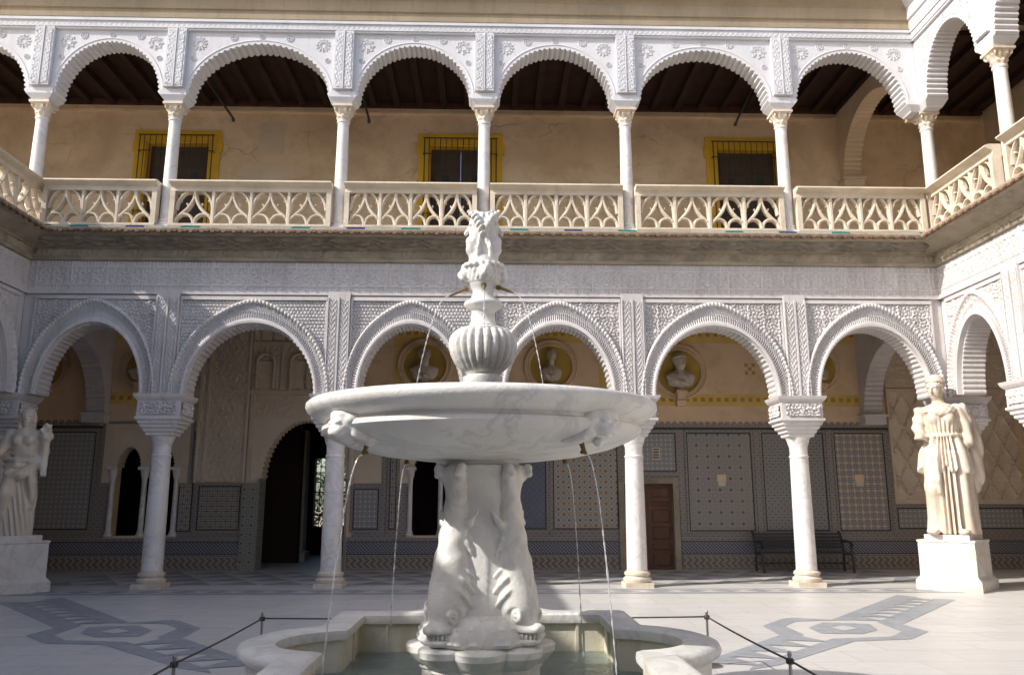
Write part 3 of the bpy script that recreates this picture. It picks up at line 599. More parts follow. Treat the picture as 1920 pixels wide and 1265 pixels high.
# ---- eaves
PEV = [(.0, 11.772), (.12, 11.775), (.13, 11.95), (.17, 11.97), (.18, 12.0), (.18, 12.22), (.22, 12.26), (.36, 12.34), (.38, 12.50), (.44, 12.54), (.44, 12.95), (0, 13.0)]
ev = obj('eave_cornice', sweep(PEV, [((-13.8, YF), (0, -1)), ((cornx, YF), (-1, -1))]), M_['eave'], org=(0, 0, 0)); tag(ev, 'ochre plaster eave moulding along the top of the upper arcade', 'eave')
m_ev = sweep(PEV, [((cornx, YF), (-1, -1)), ((cornx, -4.6), (-1, 0))]); tag(obj('side_eave_cornice', m_ev, M_['stucco'], org=(0, 0, 0)), 'sunlit white eave moulding above the side upper arches', 'eave')
# ================================================================ cross arches inside the galleries
def cross(name, sx, zs_, zt, rise, mat, label, z0, imp):
    fr = lambda s, d, z: (sx * (XW + .02) + sx * (.0) - sx * d, s, z)
    e = empty(name, (sx * XW, 18.2, zs_), label, 'arch'); s0, s1 = YF + TH + .01, YB - .005; c = (s0 + s1) / 2; a = (s1 - s0) / 2 - .22
    obj('arch', arch_wall(fr, s0, s1, c, a, zs_, rise, zt, 40, .035), M_[mat], e, 25)
    m = MB(); m.box(YB - .34, YB - .005, -TH - .04, .04, zs_ - imp, zs_, fr); m.box(YB - .38, YB - .005, -TH - .08, .08, zs_ - .06, zs_ + .001, fr); obj('corbel', m, M_[mat], e)
cross('cross_arch', 1, 3.72, 6.39, 1.60, 'stucco_low', 'pale ribbed arch spanning the gallery behind the helmeted statue', 0, .25)
cross('cross_arch', -1, 3.72, 6.39, 1.60, 'stucco_low', 'grey ribbed arch spanning the gallery behind the flower statue', 0, .25)
cross('upper_cross_arch', 1, 9.95, 12.0, 1.55, 'stucco_in', 'tan ribbed arch spanning the upper gallery at its corner', 7, .25)
shell('unseen_sky_block_wall', [(-13.9, 13.9, -5.1, -4.65, 0, 7.6)], 'stucco_low', 'unseen plain wall for the opposite wing, added to limit sky light')  # unseen wall added against too much sky fill, height cut for brighter galleries
# ================================================================ columns
def low_column():
    e = empty('lower_column', (0, 0, 0))
    m = MB(); m.square([(.27, 0), (.27, .09)]); m.lathe([(.26, .09), (.275, .12), (.275, .16), (.235, .185), (.225, .21), (.25, .23), (.25, .27), (.205, .30), (.20, .32)], 32); obj('base', m, M_['marble_old'], e, 40)
    m = MB(); m.lathe([(.198, .31), (.192, 1.2), (.178, 2.40), (.176, 2.46), (.19, 2.465), (.19, 2.50), (.172, 2.51), (.172, 2.66), (.20, 2.74), (.225, 2.83), (.24, 2.86)], 32); obj('shaft', m, M_['marble_col'], e, 40)
    m = MB(); m.square([(.24, 2.86), (.26, 2.88), (.26, 2.92), (.30, 2.95), (.30, 2.99), (.35, 3.03), (.35, 3.07), (.39, 3.10), (.39, 3.14), (.44, 3.18), (.44, 3.22), (.41, 3.225), (.41, 3.53), (.44, 3.56), (.47, 3.60), (.49, 3.655), (.49, 3.662)], asp=.86)
    cp = obj('capital', m, M_['stucco_low'], e)
    m = MB()
    for k, (ax, sg) in enumerate((('y', -1), ('x', -1), ('x', 1), ('y', 1))):
        h_ = .86 if ax == 'y' else 1
        fr = (lambda s, d, z, sg=sg: (s, sg * (.41 * .86 + d), z)) if ax == 'y' else (lambda s, d, z, sg=sg: (sg * (.41 + d), s * .86, z))
        relief(m, fr, -.34, .34, 3.27, 3.50, .004, hf_arab, .02, skirt=False)
    obj('carved_panel', m, M_['stucco_low'], cp, 50); return e
proto = low_column(); tag(proto, cat='column')
spots = [(x, 16.22) for x in LX[1:-1]] + [(9.54, 16.24), (-9.54, 16.24)] + [(9.52, y) for y in RY[1:5]] + [(-9.52, y) for y in RY[1:5]]
labs = ['white marble column beside the twin window, lower arcade', 'white marble column beside the large dark doorway, lower arcade', 'white marble column straight behind the fountain, lower arcade', 'white marble column next to the brown wooden door, lower arcade', 'white marble column in front of the iron bench, lower arcade',
        'corner column behind the helmeted statue', 'corner column behind the flower statue'] + [f'white marble column of the {q} side arcade, {ORD[k]} from the corner column' for q in ('sunlit', 'shaded') for k in range(4)]
for i, ((x, y), lb) in enumerate(zip(spots, labs)):
    o = proto if i == 0 else copy_tree(proto); o.location = (x, y, 0); o['label'] = lb; o['group'] = 'columns of the lower arcades'
def up_column():
    e = empty('upper_column', (0, 0, 0))
    m = MB(); m.square([(.19, 0), (.19, .05)]); m.lathe([(.185, .05), (.19, .08), (.175, .11), (.15, .13), (.165, .15), (.16, .18), (.135, .20)], 28); obj('base', m, M_['marble_col'], e, 40)
    m = MB(); m.lathe([(.135, .19), (.13, 1.2), (.118, 2.50), (.135, 2.51), (.138, 2.535), (.135, 2.56), (.115, 2.565)], 28); obj('shaft', m, M_['marble_col'], e, 40)
    m = MB(); m.lathe([(.115, 2.56), (.12, 2.60), (.15, 2.64), (.135, 2.67), (.15, 2.72), (.185, 2.77), (.17, 2.79), (.20, 2.83)], 32, mod=lambda r, z, t: r * (1 + .10 * math.cos(8 * t) * (1 if z < 2.7 else -1) * (z > 2.58)))
    m.square([(.17, 2.825), (.21, 2.85), (.21, 2.905)])
    for k in range(4):
        a = math.pi / 4 + k * math.pi / 2; m.tube([(.19 * math.cos(a) + .035 * math.cos(q) * math.cos(a), .19 * math.sin(a) + .035 * math.cos(q) * math.sin(a), 2.80 + .04 * math.sin(q)) for q in np.linspace(-2, 3.4, 9)], .022, 6)
    obj('capital', m, M_['marble_old'], e, 50); return e
proto = up_column(); tag(proto, cat='column')
spots = [(x, 16.22) for x in UX] + [(9.52, y) for y in RY[1:3]]
for i, (x, y) in enumerate(spots):
    o = proto if i == 0 else copy_tree(proto); o.location = (x, y, 7.13); o.scale.z = .956; o['group'] = 'columns of the upper gallery'
    o['label'] = f'slender column with leafy capital in the sunlit side gallery, {ORD[i - 8]} from the corner' if y < 16 else ('slender column with leafy capital standing beyond the terrace corner' if i == 0 else f'slender white marble column with leafy capital, {ORD[i - 1]} from the terrace corner along the upper gallery')
# ================================================================ balustrades with pierced tracery
def tracery_unit(p, h):
    fr = lambda s, d, z: (s, -d, z); out = []
    m = MB(); m.strip2d([(0, 0), (0, h)], .10, -.07, .07, fr); out.append(('mullion', m.mesh('mullion')))
    m = MB()
    for k in (0, 1):
        c = p * (.25 + .5 * k); r = p * .25 - .01
        m.strip2d([(c - r * math.cos(math.pi * j / 10), .03 + .235 * math.sin(math.pi * j / 10) ** .8) for j in range(11)], .062, -.055, .06, fr)
    out.append(('small_arches', m.mesh('small_arches')))
    m = MB()
    for e in (-1, 1):
        m.strip2d([(p / 2 + e * p * q, z) for q, z in ((.42, .20), (.34, .26), (.24, .33), (.16, .40), (.09, .49), (.035, .58), (.012, .68), (0.005, h))], .068, -.06, .064, fr)
        m.strip2d([(p / 2 + e * p * .15, .43), (p / 2 + e * p * .21, .50)], .035, -.03, .03, fr)
    out.append(('ogee', m.mesh('ogee')))
    for e in (-1, 1):
        m = MB(); x0 = 0 if e > 0 else p
        m.strip2d([(x0 + e * p * q, z) for q, z in ((.02, .36), (.05, .50), (.10, .59), (.17, .67), (.25, .725), (.33, h))], .06, -.055, .056, fr)
        m.strip2d([(x0 + e * p * .095, .61), (x0 + e * p * .15, .54)], .03, -.03, .03, fr)
        out.append(('branch', m.mesh('branch')))
    for _, q in out: q.materials.append(M_['balus'])
    return out
UNIT = {}
def balustrade(a, b, label, group, full=True):
    """one railing panel from a to b (x,y) at gallery floor level"""
    a, b = Vector(a), Vector(b); L = (b - a).length; ang = math.atan2(b.y - a.y, b.x - a.x)
    e = empty('balustrade', (a.x, a.y, 7.14), label, 'balustrade', group, ang); g = lambda s, d, z: (s, -d, z)
    h = .74; m = MB(); rings = []
    for s in (0.0, L):
        rings.append([g(s, d, z) for d, z in ((-.13, h), (.075, h), (.085, h + .012), (.07, h + .03), (.07, h + .10), (.09, h + .115), (.13, h + .13), (.185, h + .15), (.21, h + .175), (.20, h + .205), (.16, h + .222), (.10, h + .23), (-.13, h + .23))])
    m.loft(rings); obj('top_rail', m, M_['balus'], e, 40, local=True)
    m = MB(); m.box(0, L, -.10, .12, -.012, .035, g); obj('sill', m, M_['balus'], e, local=True)
    for s in (.0, L - .10): m = MB(); m.box(s, s + .10, -.09, .10, .03, h, g); obj('end_post', m, M_['balus'], e, local=True)
    n = max(2, round((L - .2) / .70)); p = round((L - .20) / n, 3)
    if p not in UNIT: UNIT[p] = tracery_unit(p, h)
    for i in range(n):
        for nm, me in UNIT[p]:
            if nm == 'mullion' and i == 0: continue
            o = bpy.data.objects.new(nm, me); COL.objects.link(o); o.parent = e; o.location = (.10 + p * i, 0, 0)
    return e
YBL = 15.86
for i, (s0, s1) in enumerate(zip(UX[1:-1], UX[2:])):
    balustrade((s0 + .135, YBL + .20) if i else (s0 + .34, YBL + .20), (s1 - .135, YBL + .20) if i < 5 else (s1 - .34, YBL + .20), f'cream pierced stone railing panel, {ORD[i]} along from the open terrace corner', 'railing panels of the upper gallery')
for i, (y0, y1) in enumerate(zip(RY[:3], RY[1:4])):
    balustrade((9.36, y0 - .16), (9.36, y1 + .16), f'cream stone railing panel of the sunlit side gallery, {ORD[i]} from the corner', 'railing panels of the side gallery')
for i, (y0, y1) in enumerate(zip(RY[:-1], RY[1:])):
    balustrade((-9.36, y1 + .02), (-9.36, y0 - .02), f'shaded stone railing panel of the open terrace, {ORD[i]} from the corner above the flower statue', 'railing panels of the terrace')
# ================================================================ lower gallery back wall
bw = empty('tiled_gallery_wall', (0, YB, 0), 'gallery back wall of glazed tile panels, ochre plaster and dark openings', 'wall')
SPLIT = ('upright_border', 'upper_tile_band', 'tile_ground', 'door_jamb', 'stucco_field', 'pilaster_strip', 'tile_course', 'stucco_frame')
def wpart(name, boxes, mat, parent=None, d0=0):
    if name in SPLIT and len(boxes) > 1: return [wpart(name, [b], mat, parent) for b in boxes][0]
    m = MB()
    for b in boxes: m.box(*b, FW)
    return obj(name, m, mat if isinstance(mat, bpy.types.Material) else M_[mat], parent or bw)
W1 = (-9.10, -7.50); DR = (-5.55, -3.45); W2 = (-1.95, -.40); WD = (3.30, 4.50); T0 = -.5
wpart('wall_body', [(-13.4, W1[0], T0, 0, 0, 6.4), (*W1, T0, 0, 0, .80), (*W1, T0, 0, 3.30, 6.4), (W1[1], DR[0], T0, 0, 0, 6.4), (*DR, T0, 0, 4.2, 6.4), (DR[1], W2[0], T0, 0, 0, 6.4), (*W2, T0, 0, 0, .80), (*W2, T0, 0, 3.30, 6.4),
      (W2[1], WD[0], T0, 0, 0, 6.4), (*WD, T0, 0, 2.04, 6.4), (WD[1], 13.4, T0, 0, 0, 6.4)], 'rose')
# dark rooms behind
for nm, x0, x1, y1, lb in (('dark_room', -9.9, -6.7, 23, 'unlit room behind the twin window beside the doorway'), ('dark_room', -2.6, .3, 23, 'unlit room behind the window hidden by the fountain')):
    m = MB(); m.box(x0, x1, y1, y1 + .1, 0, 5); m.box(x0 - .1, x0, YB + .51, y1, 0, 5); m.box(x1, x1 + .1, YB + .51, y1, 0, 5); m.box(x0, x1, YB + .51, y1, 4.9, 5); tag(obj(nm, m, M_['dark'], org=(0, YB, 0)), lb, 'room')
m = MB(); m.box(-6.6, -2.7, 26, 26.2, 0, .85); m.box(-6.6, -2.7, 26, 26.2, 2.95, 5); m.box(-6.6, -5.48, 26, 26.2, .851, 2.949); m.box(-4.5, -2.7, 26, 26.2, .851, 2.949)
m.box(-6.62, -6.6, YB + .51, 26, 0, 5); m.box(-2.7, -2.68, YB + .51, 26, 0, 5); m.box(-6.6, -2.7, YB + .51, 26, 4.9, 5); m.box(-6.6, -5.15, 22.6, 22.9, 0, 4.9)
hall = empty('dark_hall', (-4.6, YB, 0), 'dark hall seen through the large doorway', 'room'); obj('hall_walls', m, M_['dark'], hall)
m = MB(); m.square([(.30, 0), (.30, .25), (.22, .27), (.20, 3.6)], (-5.35, 23.4, 0)); obj('hall_pier', m, M_['stucco_in'], hall)
gr = empty('window_grille', (-5.2, 25.95, .85), 'barred window with bright garden light at the end of the dark hall', 'grille')
for x in np.arange(-5.42, -4.5, .14): m = MB(); m.tube([(x, 25.95, .85), (x, 25.95, 2.95)], .013, 6); obj('bar', m, M_['iron'], gr)
for z in (1.2, 1.9, 2.5): m = MB(); m.tube([(-5.48, 25.93, z), (-4.5, 25.93, z)], .02, 6); obj('crossbar', m, M_['iron'], gr)
m = MB()
for k in range(2600):
    c = Vector((random.uniform(-7.5, -3), random.uniform(27.6, 28.6), random.uniform(0, 1.4) if k < 1700 else random.uniform(1.4, 3.2))); a = Vector((random.gauss(0, 1), random.gauss(0, 1), random.gauss(0, 1))).normalized() * .09; b = a.orthogonal().normalized() * .05
    m.add([c - a, c + b, c + a, c - b], [(0, 1, 2, 3)])
tag(obj('garden_hedge', m, M_['leaf'], org=(-5, 28, 0)), 'green garden hedge beyond the barred hall window', 'hedge')
# doorway: scalloped arch, carved alfiz frame, blind windows, carved plaster
obj('doorway_arch', arch_wall(lambda s, d, z: (s, YB - .02 - d, z), DR[0] - .02, DR[1] + .02, -4.5, 1.03, 2.15, 1.43, 4.2, 34, .05, th=.46), M_['stucco_in'], bw, 25)
wpart('door_jamb', [(DR[0] - .02, DR[0] + .03, -.44, .10, 0, 2.15), (DR[1] - .03, DR[1] + .02, -.44, .02, 0, 2.15)], T_['plain'])
m = MB(); relief(m, FW, -7.05, -5.95, 2.08, 6.2, .05, lambda S, Z: .7 * hf_arab(S + Z * .5, Z), .03); obj('carved_panel', m, M_['stucco_in'], bw, 50)
wpart('pilaster_strip', [(-7.12, -7.05, 0, .10, 2.05, 6.3), (-6.92, -6.86, .05, .11, 2.05, 6.3), (-5.96, -5.90, 0, .11, 2.05, 6.3)], 'stucco_in')
wpart('alfiz_moulding', [(-5.90, -3.3, .02, .10, 4.18, 4.30), (-5.86, -5.78, .02, .09, 2.05, 4.18), (-3.40, -3.30, .02, .09, 2.05, 4.18)], 'stucco_in')
m = MB(); relief(m, FW, -5.78, -3.40, 3.62, 4.18, .024, lambda S, Z: .8 * hf_scroll(S, Z) + 0 * S, .03, keep=lambda S, Z: ((S + 4.5) / 1.12) ** 2 + ((Z - 2.15) / 1.52) ** 2 > 1, skirt=False); obj('alfiz_carving', m, M_['stucco_in'], bw, 50)
m = MB(); relief(m, FW, -5.88, -3.3, 4.30, 5.45, .03, lambda S, Z: .7 * hf_arab(S, Z), .03); obj('carved_panel', m, M_['stucco_in'], bw, 50)
for x in (-5.55, -4.72, -3.89):
    e = wpart('blind_window', [(x - .24, x + .24, .062, .072, 4.36, 5.02)], 'stucco_in')
    m = MB(); relief(m, FW, x - .17, x + .17, 4.38, 5.2, .075, lambda S, Z: -.05 * (hf_net(S, Z) < .012) + .0 * S, .018, keep=lambda S, Z: (Z < 5.0) | ((S - x) ** 2 + (Z - 5.0) ** 2 < .17 ** 2), skirt=False); obj('lattice', m, M_['stucco_in'], e, 50)
    m = MB(); m.strip2d([(x - .21, 4.34)] + [(x - .21 * math.cos(q), 5.0 + .21 * math.sin(q)) for q in np.linspace(0, math.pi, 13)] + [(x + .21, 4.34)], .06, .05, .14, FW); obj('window_moulding', m, M_['stucco_in'], e)
wpart('panel_frame', [(-5.88, -3.3, .03, .10, 5.45, 5.52), (-5.17, -5.10, .03, .09, 4.31, 5.45), (-4.34, -4.27, .03, .09, 4.31, 5.45)], 'stucco_in')
m = MB(); relief(m, FW, -5.88, -3.3, 5.53, 6.1, .03, lambda S, Z: .03 * (np.abs(np.sin(math.pi * S / .32)) > .35) * (np.abs(np.sin(4 * Z)) > .2), .03); obj('niche_band', m, M_['stucco_in'], bw, 50)
# twin-arched windows with small columns
def bifora(x0, x1, parts):
    c = (x0 + x1) / 2; n = 2; wd = (x1 - x0) / n
    for k in range(n):
        a0, a1 = x0 + wd * k, x0 + wd * (k + 1)
        obj('window_arch', arch_wall(lambda s, d, z: (s, YB - .03 - d, z), a0, a1, (a0 + a1) / 2, wd / 2 - .10, 2.42, .50, 3.32, 16, .03, th=.40), M_['stucco_in'], bw, 25)
    for k in range(n + 1):
        x = x0 + wd * k + (.04 if k == 0 else -.04 if k == n else 0); y = YB - .02
        m = MB(); m.lathe([(.10, .80), (.10, .84), (.075, .87), (.085, .90), (.062, .93), (.056, 2.05), (.068, 2.06), (.056, 2.09), (.06, 2.12), (.085, 2.22), (.11, 2.36)], 16, (x, y, 0)); m.box(x - .13, x + .13, y - .13, y + .13, 2.36, 2.43); obj('window_column', m, M_['marble_col'], bw, 45)
    wpart('stucco_frame', [(x0 - .22, x0 + .0, 0, .05, 2.05, 3.46), (x1, x1 + .22, 0, .05, 2.05, 3.46), (x0 - .22, x1 + .22, 0, .055, 3.31, 3.46)], 'stucco_in')
    wpart('black_border', [(x0 - .30, x0 - .22, 0, .04, 2.051, 3.459), (x1 + .22, x1 + .30, 0, .04, 2.051, 3.459), (x0 - .299, x1 + .299, 0, .045, 3.46, 3.53), (x0 - .30, x0 - .02, 0, .042, 1.98, 2.05), (x1 + .02, x1 + .30, 0, .042, 1.98, 2.05)], T_['plain'])
    wpart('window_sill', [(x0 - .05, x1 + .05, -.2, .06, .76, .81)], 'stucco_in')
bifora(*W1, None); bifora(*W2, None)
wpart('tile_ground', [(-9.42, -9.10, 0, .0046, .78, 2.0), (-7.50, -7.46, 0, .0046, .78, 2.0), (-2.28, -1.95, 0, .0046, .78, 2.0), (-.40, -.06, 0, .0046, .78, 2.0), (-13.3, -9.42, 0, .004, .78, 3.36), (-7.20, -5.93, 0, .004, .78, 2.05), (-7.48, -7.12, 0, .0042, .78, 3.3), (-3.30, -2.27, 0, .004, .78, 2.04), (-2.55, -2.25, 0, .0042, 2.05, 3.36), (-.08, 3.16, 0, .004, .78, 3.36), (3.16, 4.64, 0, .0042, 2.18, 3.36), (4.64, 9.98, 0, .004, .78, 3.36), (9.98, 13.2, 0, .0042, .78, 1.55)], T_['border'])
# ---- glazed tile panels with raised frames
def panel(x0, x1, z0, z1, kind, fr_=.07, dark=True):
    p = wpart('tile_panel', [(x0, x1, 0, .012, z0, z1)], T_[kind])
    if fr_: wpart('tile_frame', [(x0 - fr_, x0, 0, .028, z0 - fr_, z1 + fr_), (x1, x1 + fr_, 0, .028, z0 - fr_, z1 + fr_), (x0, x1, 0, .028, z1, z1 + fr_), (x0, x1, 0, .028, z0 - fr_, z0)], T_['border'], p)
    if dark: wpart('black_line', [(x0 - .002, x0 + .03, .012, .019, z0, z1), (x1 - .03, x1 + .002, .012, .019, z0, z1), (x0 + .03, x1 - .03, .012, .018, z1 - .03, z1), (x0 + .03, x1 - .03, .012, .018, z0, z0 + .03)], 'iron', p)
    return p
panel(4.88, 6.50, .90, 3.29, 'circles', .05); panel(6.76, 8.32, .90, 3.29, 'grid', .05); panel(8.58, 9.84, .90, 3.29, 'stars', .05)
panel(10.02, 13.2, .95, 1.46, 'small'); panel(3.42, 4.62, 2.32, 3.28, 'small'); panel(1.56, 3.16, .95, 3.28, 'lozenge'); panel(.10, 1.40, .95, 3.28, 'blue')
panel(-3.28, -2.66, .95, 1.92, 'small'); panel(-2.42, -2.26 + .02, .95, 3.28, 'knotbold', .05); panel(-7.0, -5.98, .93, 1.98, 'knot')
panel(-13.2, -11.4, .95, 3.28, 'plain'); panel(-11.15, -9.55, .95, 3.28, 'small')
p = wpart('tile_panel', [(-7.16 - .28, -7.16, .0, .014, .93, 2.35), (-7.16 - .13, -7.16, .0, .0141, 2.351, 3.1)], T_['knotbold'])
wpart('black_line', [(-7.47, -7.44, 0, .02, .90, 2.38), (-7.44, -7.29, 0, .02, 2.35, 2.38), (-7.32, -7.29, 0, .021, 2.381, 3.13), (-7.29, -7.13, 0, .02, 3.1, 3.13), (-7.16, -7.13, 0, .021, .90, 3.1), (-7.44, -7.16, 0, .02, .90, .93)], 'iron', p)
wpart('upper_tile_band', [(-13.3, W1[0] - .31, 0, .02, 3.36, 3.42), (W2[1] + .31, 9.98, 0, .02, 3.36, 3.42)], 'iron')
for x0, x1 in ((-.08, 9.98), (-13.3, -9.42)):
    for s in np.arange(x0, x1 - .1, .165):      # crest of small merlon tiles
        m = MB(); m.add([FW(s, 0, 3.42), FW(s + .15, 0, 3.42), FW(s + .15, 0, 3.5), FW(s + .11, 0, 3.56), FW(s + .04, 0, 3.56), FW(s, 0, 3.5)] + [FW(s, .018, 3.42), FW(s + .15, .018, 3.42), FW(s + .15, .018, 3.5), FW(s + .11, .018, 3.56), FW(s + .04, .018, 3.56), FW(s, .018, 3.5)],
            [(6, 7, 8, 9, 10, 11)] + [(i, (i + 1) % 6, 6 + (i + 1) % 6, 6 + i) for i in range(6)]); obj('crest_tile', m, T_['border'], bw)
segs = [(-13.3, DR[0] - .05), (DR[1] + .05, WD[0] - .16), (WD[1] + .16, 13.3)]
for x0, x1 in segs:
    p = wpart('base_tiles', [(x0, x1, 0, .05, .0, .06)], T_['border']); wpart('chevron_tiles', [(x0, x1, 0, .040, .06, .30)], T_['zigzag'], p)
    wpart('tile_course', [(x0, x1, 0, .048, .30, .37), (x0, x1, 0, .046, .68, .78)], T_['border'], p); wpart('black_line', [(x0, x1, 0, .052, .37, .39), (x0, x1, 0, .052, .66, .68)], 'iron', p)
    wpart('rod_tiles', [(x0, x1, 0, .042, .39, .66)], T_['lattice'], p)
wpart('upright_border', [(4.66, 4.80, 0, .03, .79, 3.36), (6.56, 6.70, 0, .03, .79, 3.36), (8.38, 8.52, 0, .03, .79, 3.36), (9.90, 9.98, 0, .033, .79, 3.36), (1.48, 1.50, 0, .03, .79, 3.36), (-2.6, -2.5, 0, .03, .79, 3.36)], T_['border'])
wpart('stucco_field', [(-5.95, -5.565, 0, .016, 2.05, 4.2), (-3.44, -3.26, 0, .016, 2.05, 4.2), (-7.5, -7.1, 0, .003, 3.5, 6.3)], 'stucco_in'); wpart('dado_pilaster', [(-5.93, -5.56, 0, .09, 0, 2.05)], T_['plain']); wpart('stucco_field', [(-3.28, -2.62, 0, .03, 2.05, 3.4)], 'stucco_in')
m = MB(); relief(m, FW, 10.04, 13.2, 1.66, 4.3, .05, lambda S, Z: .055 * (np.minimum(np.abs(np.sin(math.pi * (S / .45 + Z / .85))), np.abs(np.sin(math.pi * (S / .45 - Z / .85)))) < .13) + .5 * hf_arab(S, Z), .03); obj('lozenge_carving', m, M_['stucco_in'], bw, 50)
wpart('carving_frame', [(9.98, 10.04, 0, .09, 1.55, 4.4), (10.04, 13.2, 0, .09, 1.55, 1.66), (10.04, 13.2, 0, .09, 4.3, 4.4)], 'stucco_in')
m = MB(); relief(m, FW, 10.0, 13.2, 4.42, 6.2, .04, lambda S, Z: .9 * hf_arab(S, Z), .035); obj('carved_panel', m, M_['stucco_in'], bw, 50)
# painted fields
for x0, x1 in ((-1.9 - .5, .1 + .0), (.1, 3.05), (3.6, 7.35), (7.5, 9.7), (-9.6, -7.3)):
    wpart('painted_field', [(x0, x1, 0, .006, 3.95, 6.0)], 'ochre'); wpart('painted_inset', [(x0 + .3, x1 - .3, .006, .010, 4.25, 5.55)], 'rose')
    m = MB()
    for s in np.arange(x0 + .1, x1 - .1, .2):
        for z in (4.06, 5.72): m.box(s, s + .1, .006, .011, z, z + .1, FW)
    obj('painted_motif', m, M_['motif'], bw, kind='stuff')
m = MB()
for i, j in ((0, 0), (2, 0), (1, 1), (0, 2), (2, 2)): m.box(6.45 + i * .09, 6.53 + i * .09, .010, .014, 4.75 + j * .1, 4.84 + j * .1, FW)
obj('painted_cross', m, M_['motif'], bw)
# plaques, vent
for x in (5.72, 9.15): pq = wpart('plaque', [(x - .11, x + .11, 0, .03, 2.08, 2.26)], 'rose'); wpart('plaque_base', [(x - .09, x + .09, 0, .036, 1.98, 2.08)], 'glaze_white', pq)
v = wpart('vent', [(4.02, 4.22, 0, .03, 2.62, 2.92)], 'balus')
for k in range(4): wpart('vent_slot', [(4.05, 4.19, .03, .034, 2.66 + k * .065, 2.69 + k * .065)], 'iron', v)
# wooden door
dr = empty('wooden_door', (3.9, YB, 0), 'closed brown panelled wooden double door in the tiled wall', 'door')
obj('door_frame', MB().box(WD[0] - .14, WD[0] + .0, -.02, .07, 0, 2.18, FW).box(WD[1], WD[1] + .14, -.02, .07, 0, 2.18, FW).box(WD[0], WD[1], -.02, .07, 2.04, 2.18, FW), M_['cornice'], dr)
for k in (0, 1):
    a = WD[0] + .6 * k; lf_ = obj('door_leaf', MB().box(a + .005, a + .595, -.14, -.08, 0, 2.04, FW), M_['door'], dr)
    for z0, z1 in ((.08, .38), (.46, .62), (.70, 1.02), (1.10, 1.42), (1.50, 1.62), (1.70, 1.96)):
        m = MB(); q = [(a + .07, z0), (a + .53, z0), (a + .53, z1), (a + .07, z1)]; i_ = [(a + .12, z0 + .04), (a + .48, z0 + .04), (a + .48, z1 - .04), (a + .12, z1 - .04)]
        m.add([FW(x, -.08, z) for x, z in q] + [FW(x, -.05, z) for x, z in i_], [(0, 1, 5, 4), (1, 2, 6, 5), (2, 3, 7, 6), (3, 0, 4, 7), (4, 5, 6, 7)]); obj('door_panel', m, M_['door'], lf_)
# ================================================================ roundel niches and busts
def niche(x, z, rad, label):
    e = empty('roundel_niche', (x, YB, z), label, 'niche', 'round niches of the gallery wall')
    m = MB(); n = 48; prof = [(rad * .78, .012), (rad * .78, .05), (rad * .80, .075), (rad * .84, .08), (rad * .86, .06), (rad * .95, .06), (rad * .97, .085), (rad * 1.0, .08), (rad * 1.02, .05), (rad * 1.02, 0)]
    m.grid([[FW(x + r * math.cos(2 * math.pi * j / n), d, z + r * math.sin(2 * math.pi * j / n)) for r, d in prof] for j in range(n + 1)]); obj('ring', m, M_['rose'], e, 50)
    m = MB()
    for j in range(36):
        a = 2 * math.pi * j / 36; c = (x + rad * .905 * math.cos(a), z + rad * .905 * math.sin(a)); m.box(c[0] - .018, c[0] + .018, .055, .085, c[1] - .018, c[1] + .018, FW)
    obj('beading', m, M_['rose'], e, kind='stuff')
    m = MB(); m.grid([[FW(x + r * math.cos(2 * math.pi * j / 32), d, z + r * math.sin(2 * math.pi * j / 32)) for r, d in ((rad * .79, .02), (rad * .6, .016), (.001, .014))] for j in range(33)]); obj('niche_back', m, M_['niche'], e, 180)
    m = MB(); m.box(x - .13, x + .13, 0, .36, z - rad * .80, z - rad * .72, FW); m.loft([[FW(x + a * r, d0 + (b > 0) * dd, zz) for a, b in ((-1, 0), (1, 0), (1, 1), (-1, 1))] for r, d0, dd, zz in ((.11, 0, .3, z - rad * .80), (.09, 0, .22, z - rad * 1.05), (.12, 0, .28, z - rad * 1.07), (.10, 0, .2, z - rad * 1.25))]); obj('bracket', m, M_['rose'], e)
def bust_sdf(kind, yaw):
    def f(X, Y, Z):
        D = ell(X, Y, Z, (0, 0, .30), (.40, .20, .26)); th = np.arctan2(X, -Y)
        D = smin(D, ell(X, Y, Z, (0, .02, .42), (.44, .17, .14)), .08) - .016 * np.sin(7 * th + 10 * Z)
        D = smin(D, chain(X, Y, Z, [((-.38, -.05, .40), .07), ((0, -.20, .22), .06), ((.30, -.1, .1), .05)], .05) - .01 * np.sin(40 * (X + Z)), .03)
        D = smax(D, -(Z - .10 - .25 * X * X), .03); D = smin(D, cap(X, Y, Z, (0, .02, .45), (0, 0, .70), .13, .125), .05)
        D = smin(D, head_sdf(X, Y, Z, (0, -.03, .85), .47, yaw, 0, kind), .02); D = smin(D, cap(X, Y, Z, (0, 0, .02), (0, 0, .2), .09, .07), .05)
        return np.minimum(D, np.maximum(np.abs(Z - .02) - .03, np.sqrt(X * X + Y * Y) - .14))
    return surf_net(f, (-.55, -.32, -.04), (.55, .3, 1.22), .022)
NI = [(-1.62, 4.95, .67, 'beard', .3, 'bearded bust with broad draped shoulders in an ochre roundel beside the fountain vase'), (1.54, 4.93, .67, 'curls', -.1, 'narrow bust with short hair in the roundel above the blue tile panel'), (4.76, 4.81, .70, 'helmet', .35, 'helmeted bust with broad shoulders in the roundel above the wooden door'),
      (8.28, 4.92, .60, 'curls', .2, 'curly headed bust in the roundel above the star tile panel'), (-11.04, 4.84, .65, 'curls', .2, 'shaded bust in the roundel above the dark tile field'), (-8.55, 4.85, .55, 'beard', .2, 'shaded bust in the roundel above the twin window')]
NL = ['round ochre niche holding the bearded bust', 'round ochre niche above the blue tile panel', 'round ochre niche above the wooden door', 'round ochre niche above the star tile panel', 'round niche above the dark tile field behind the flower statue', 'round niche above the twin window']
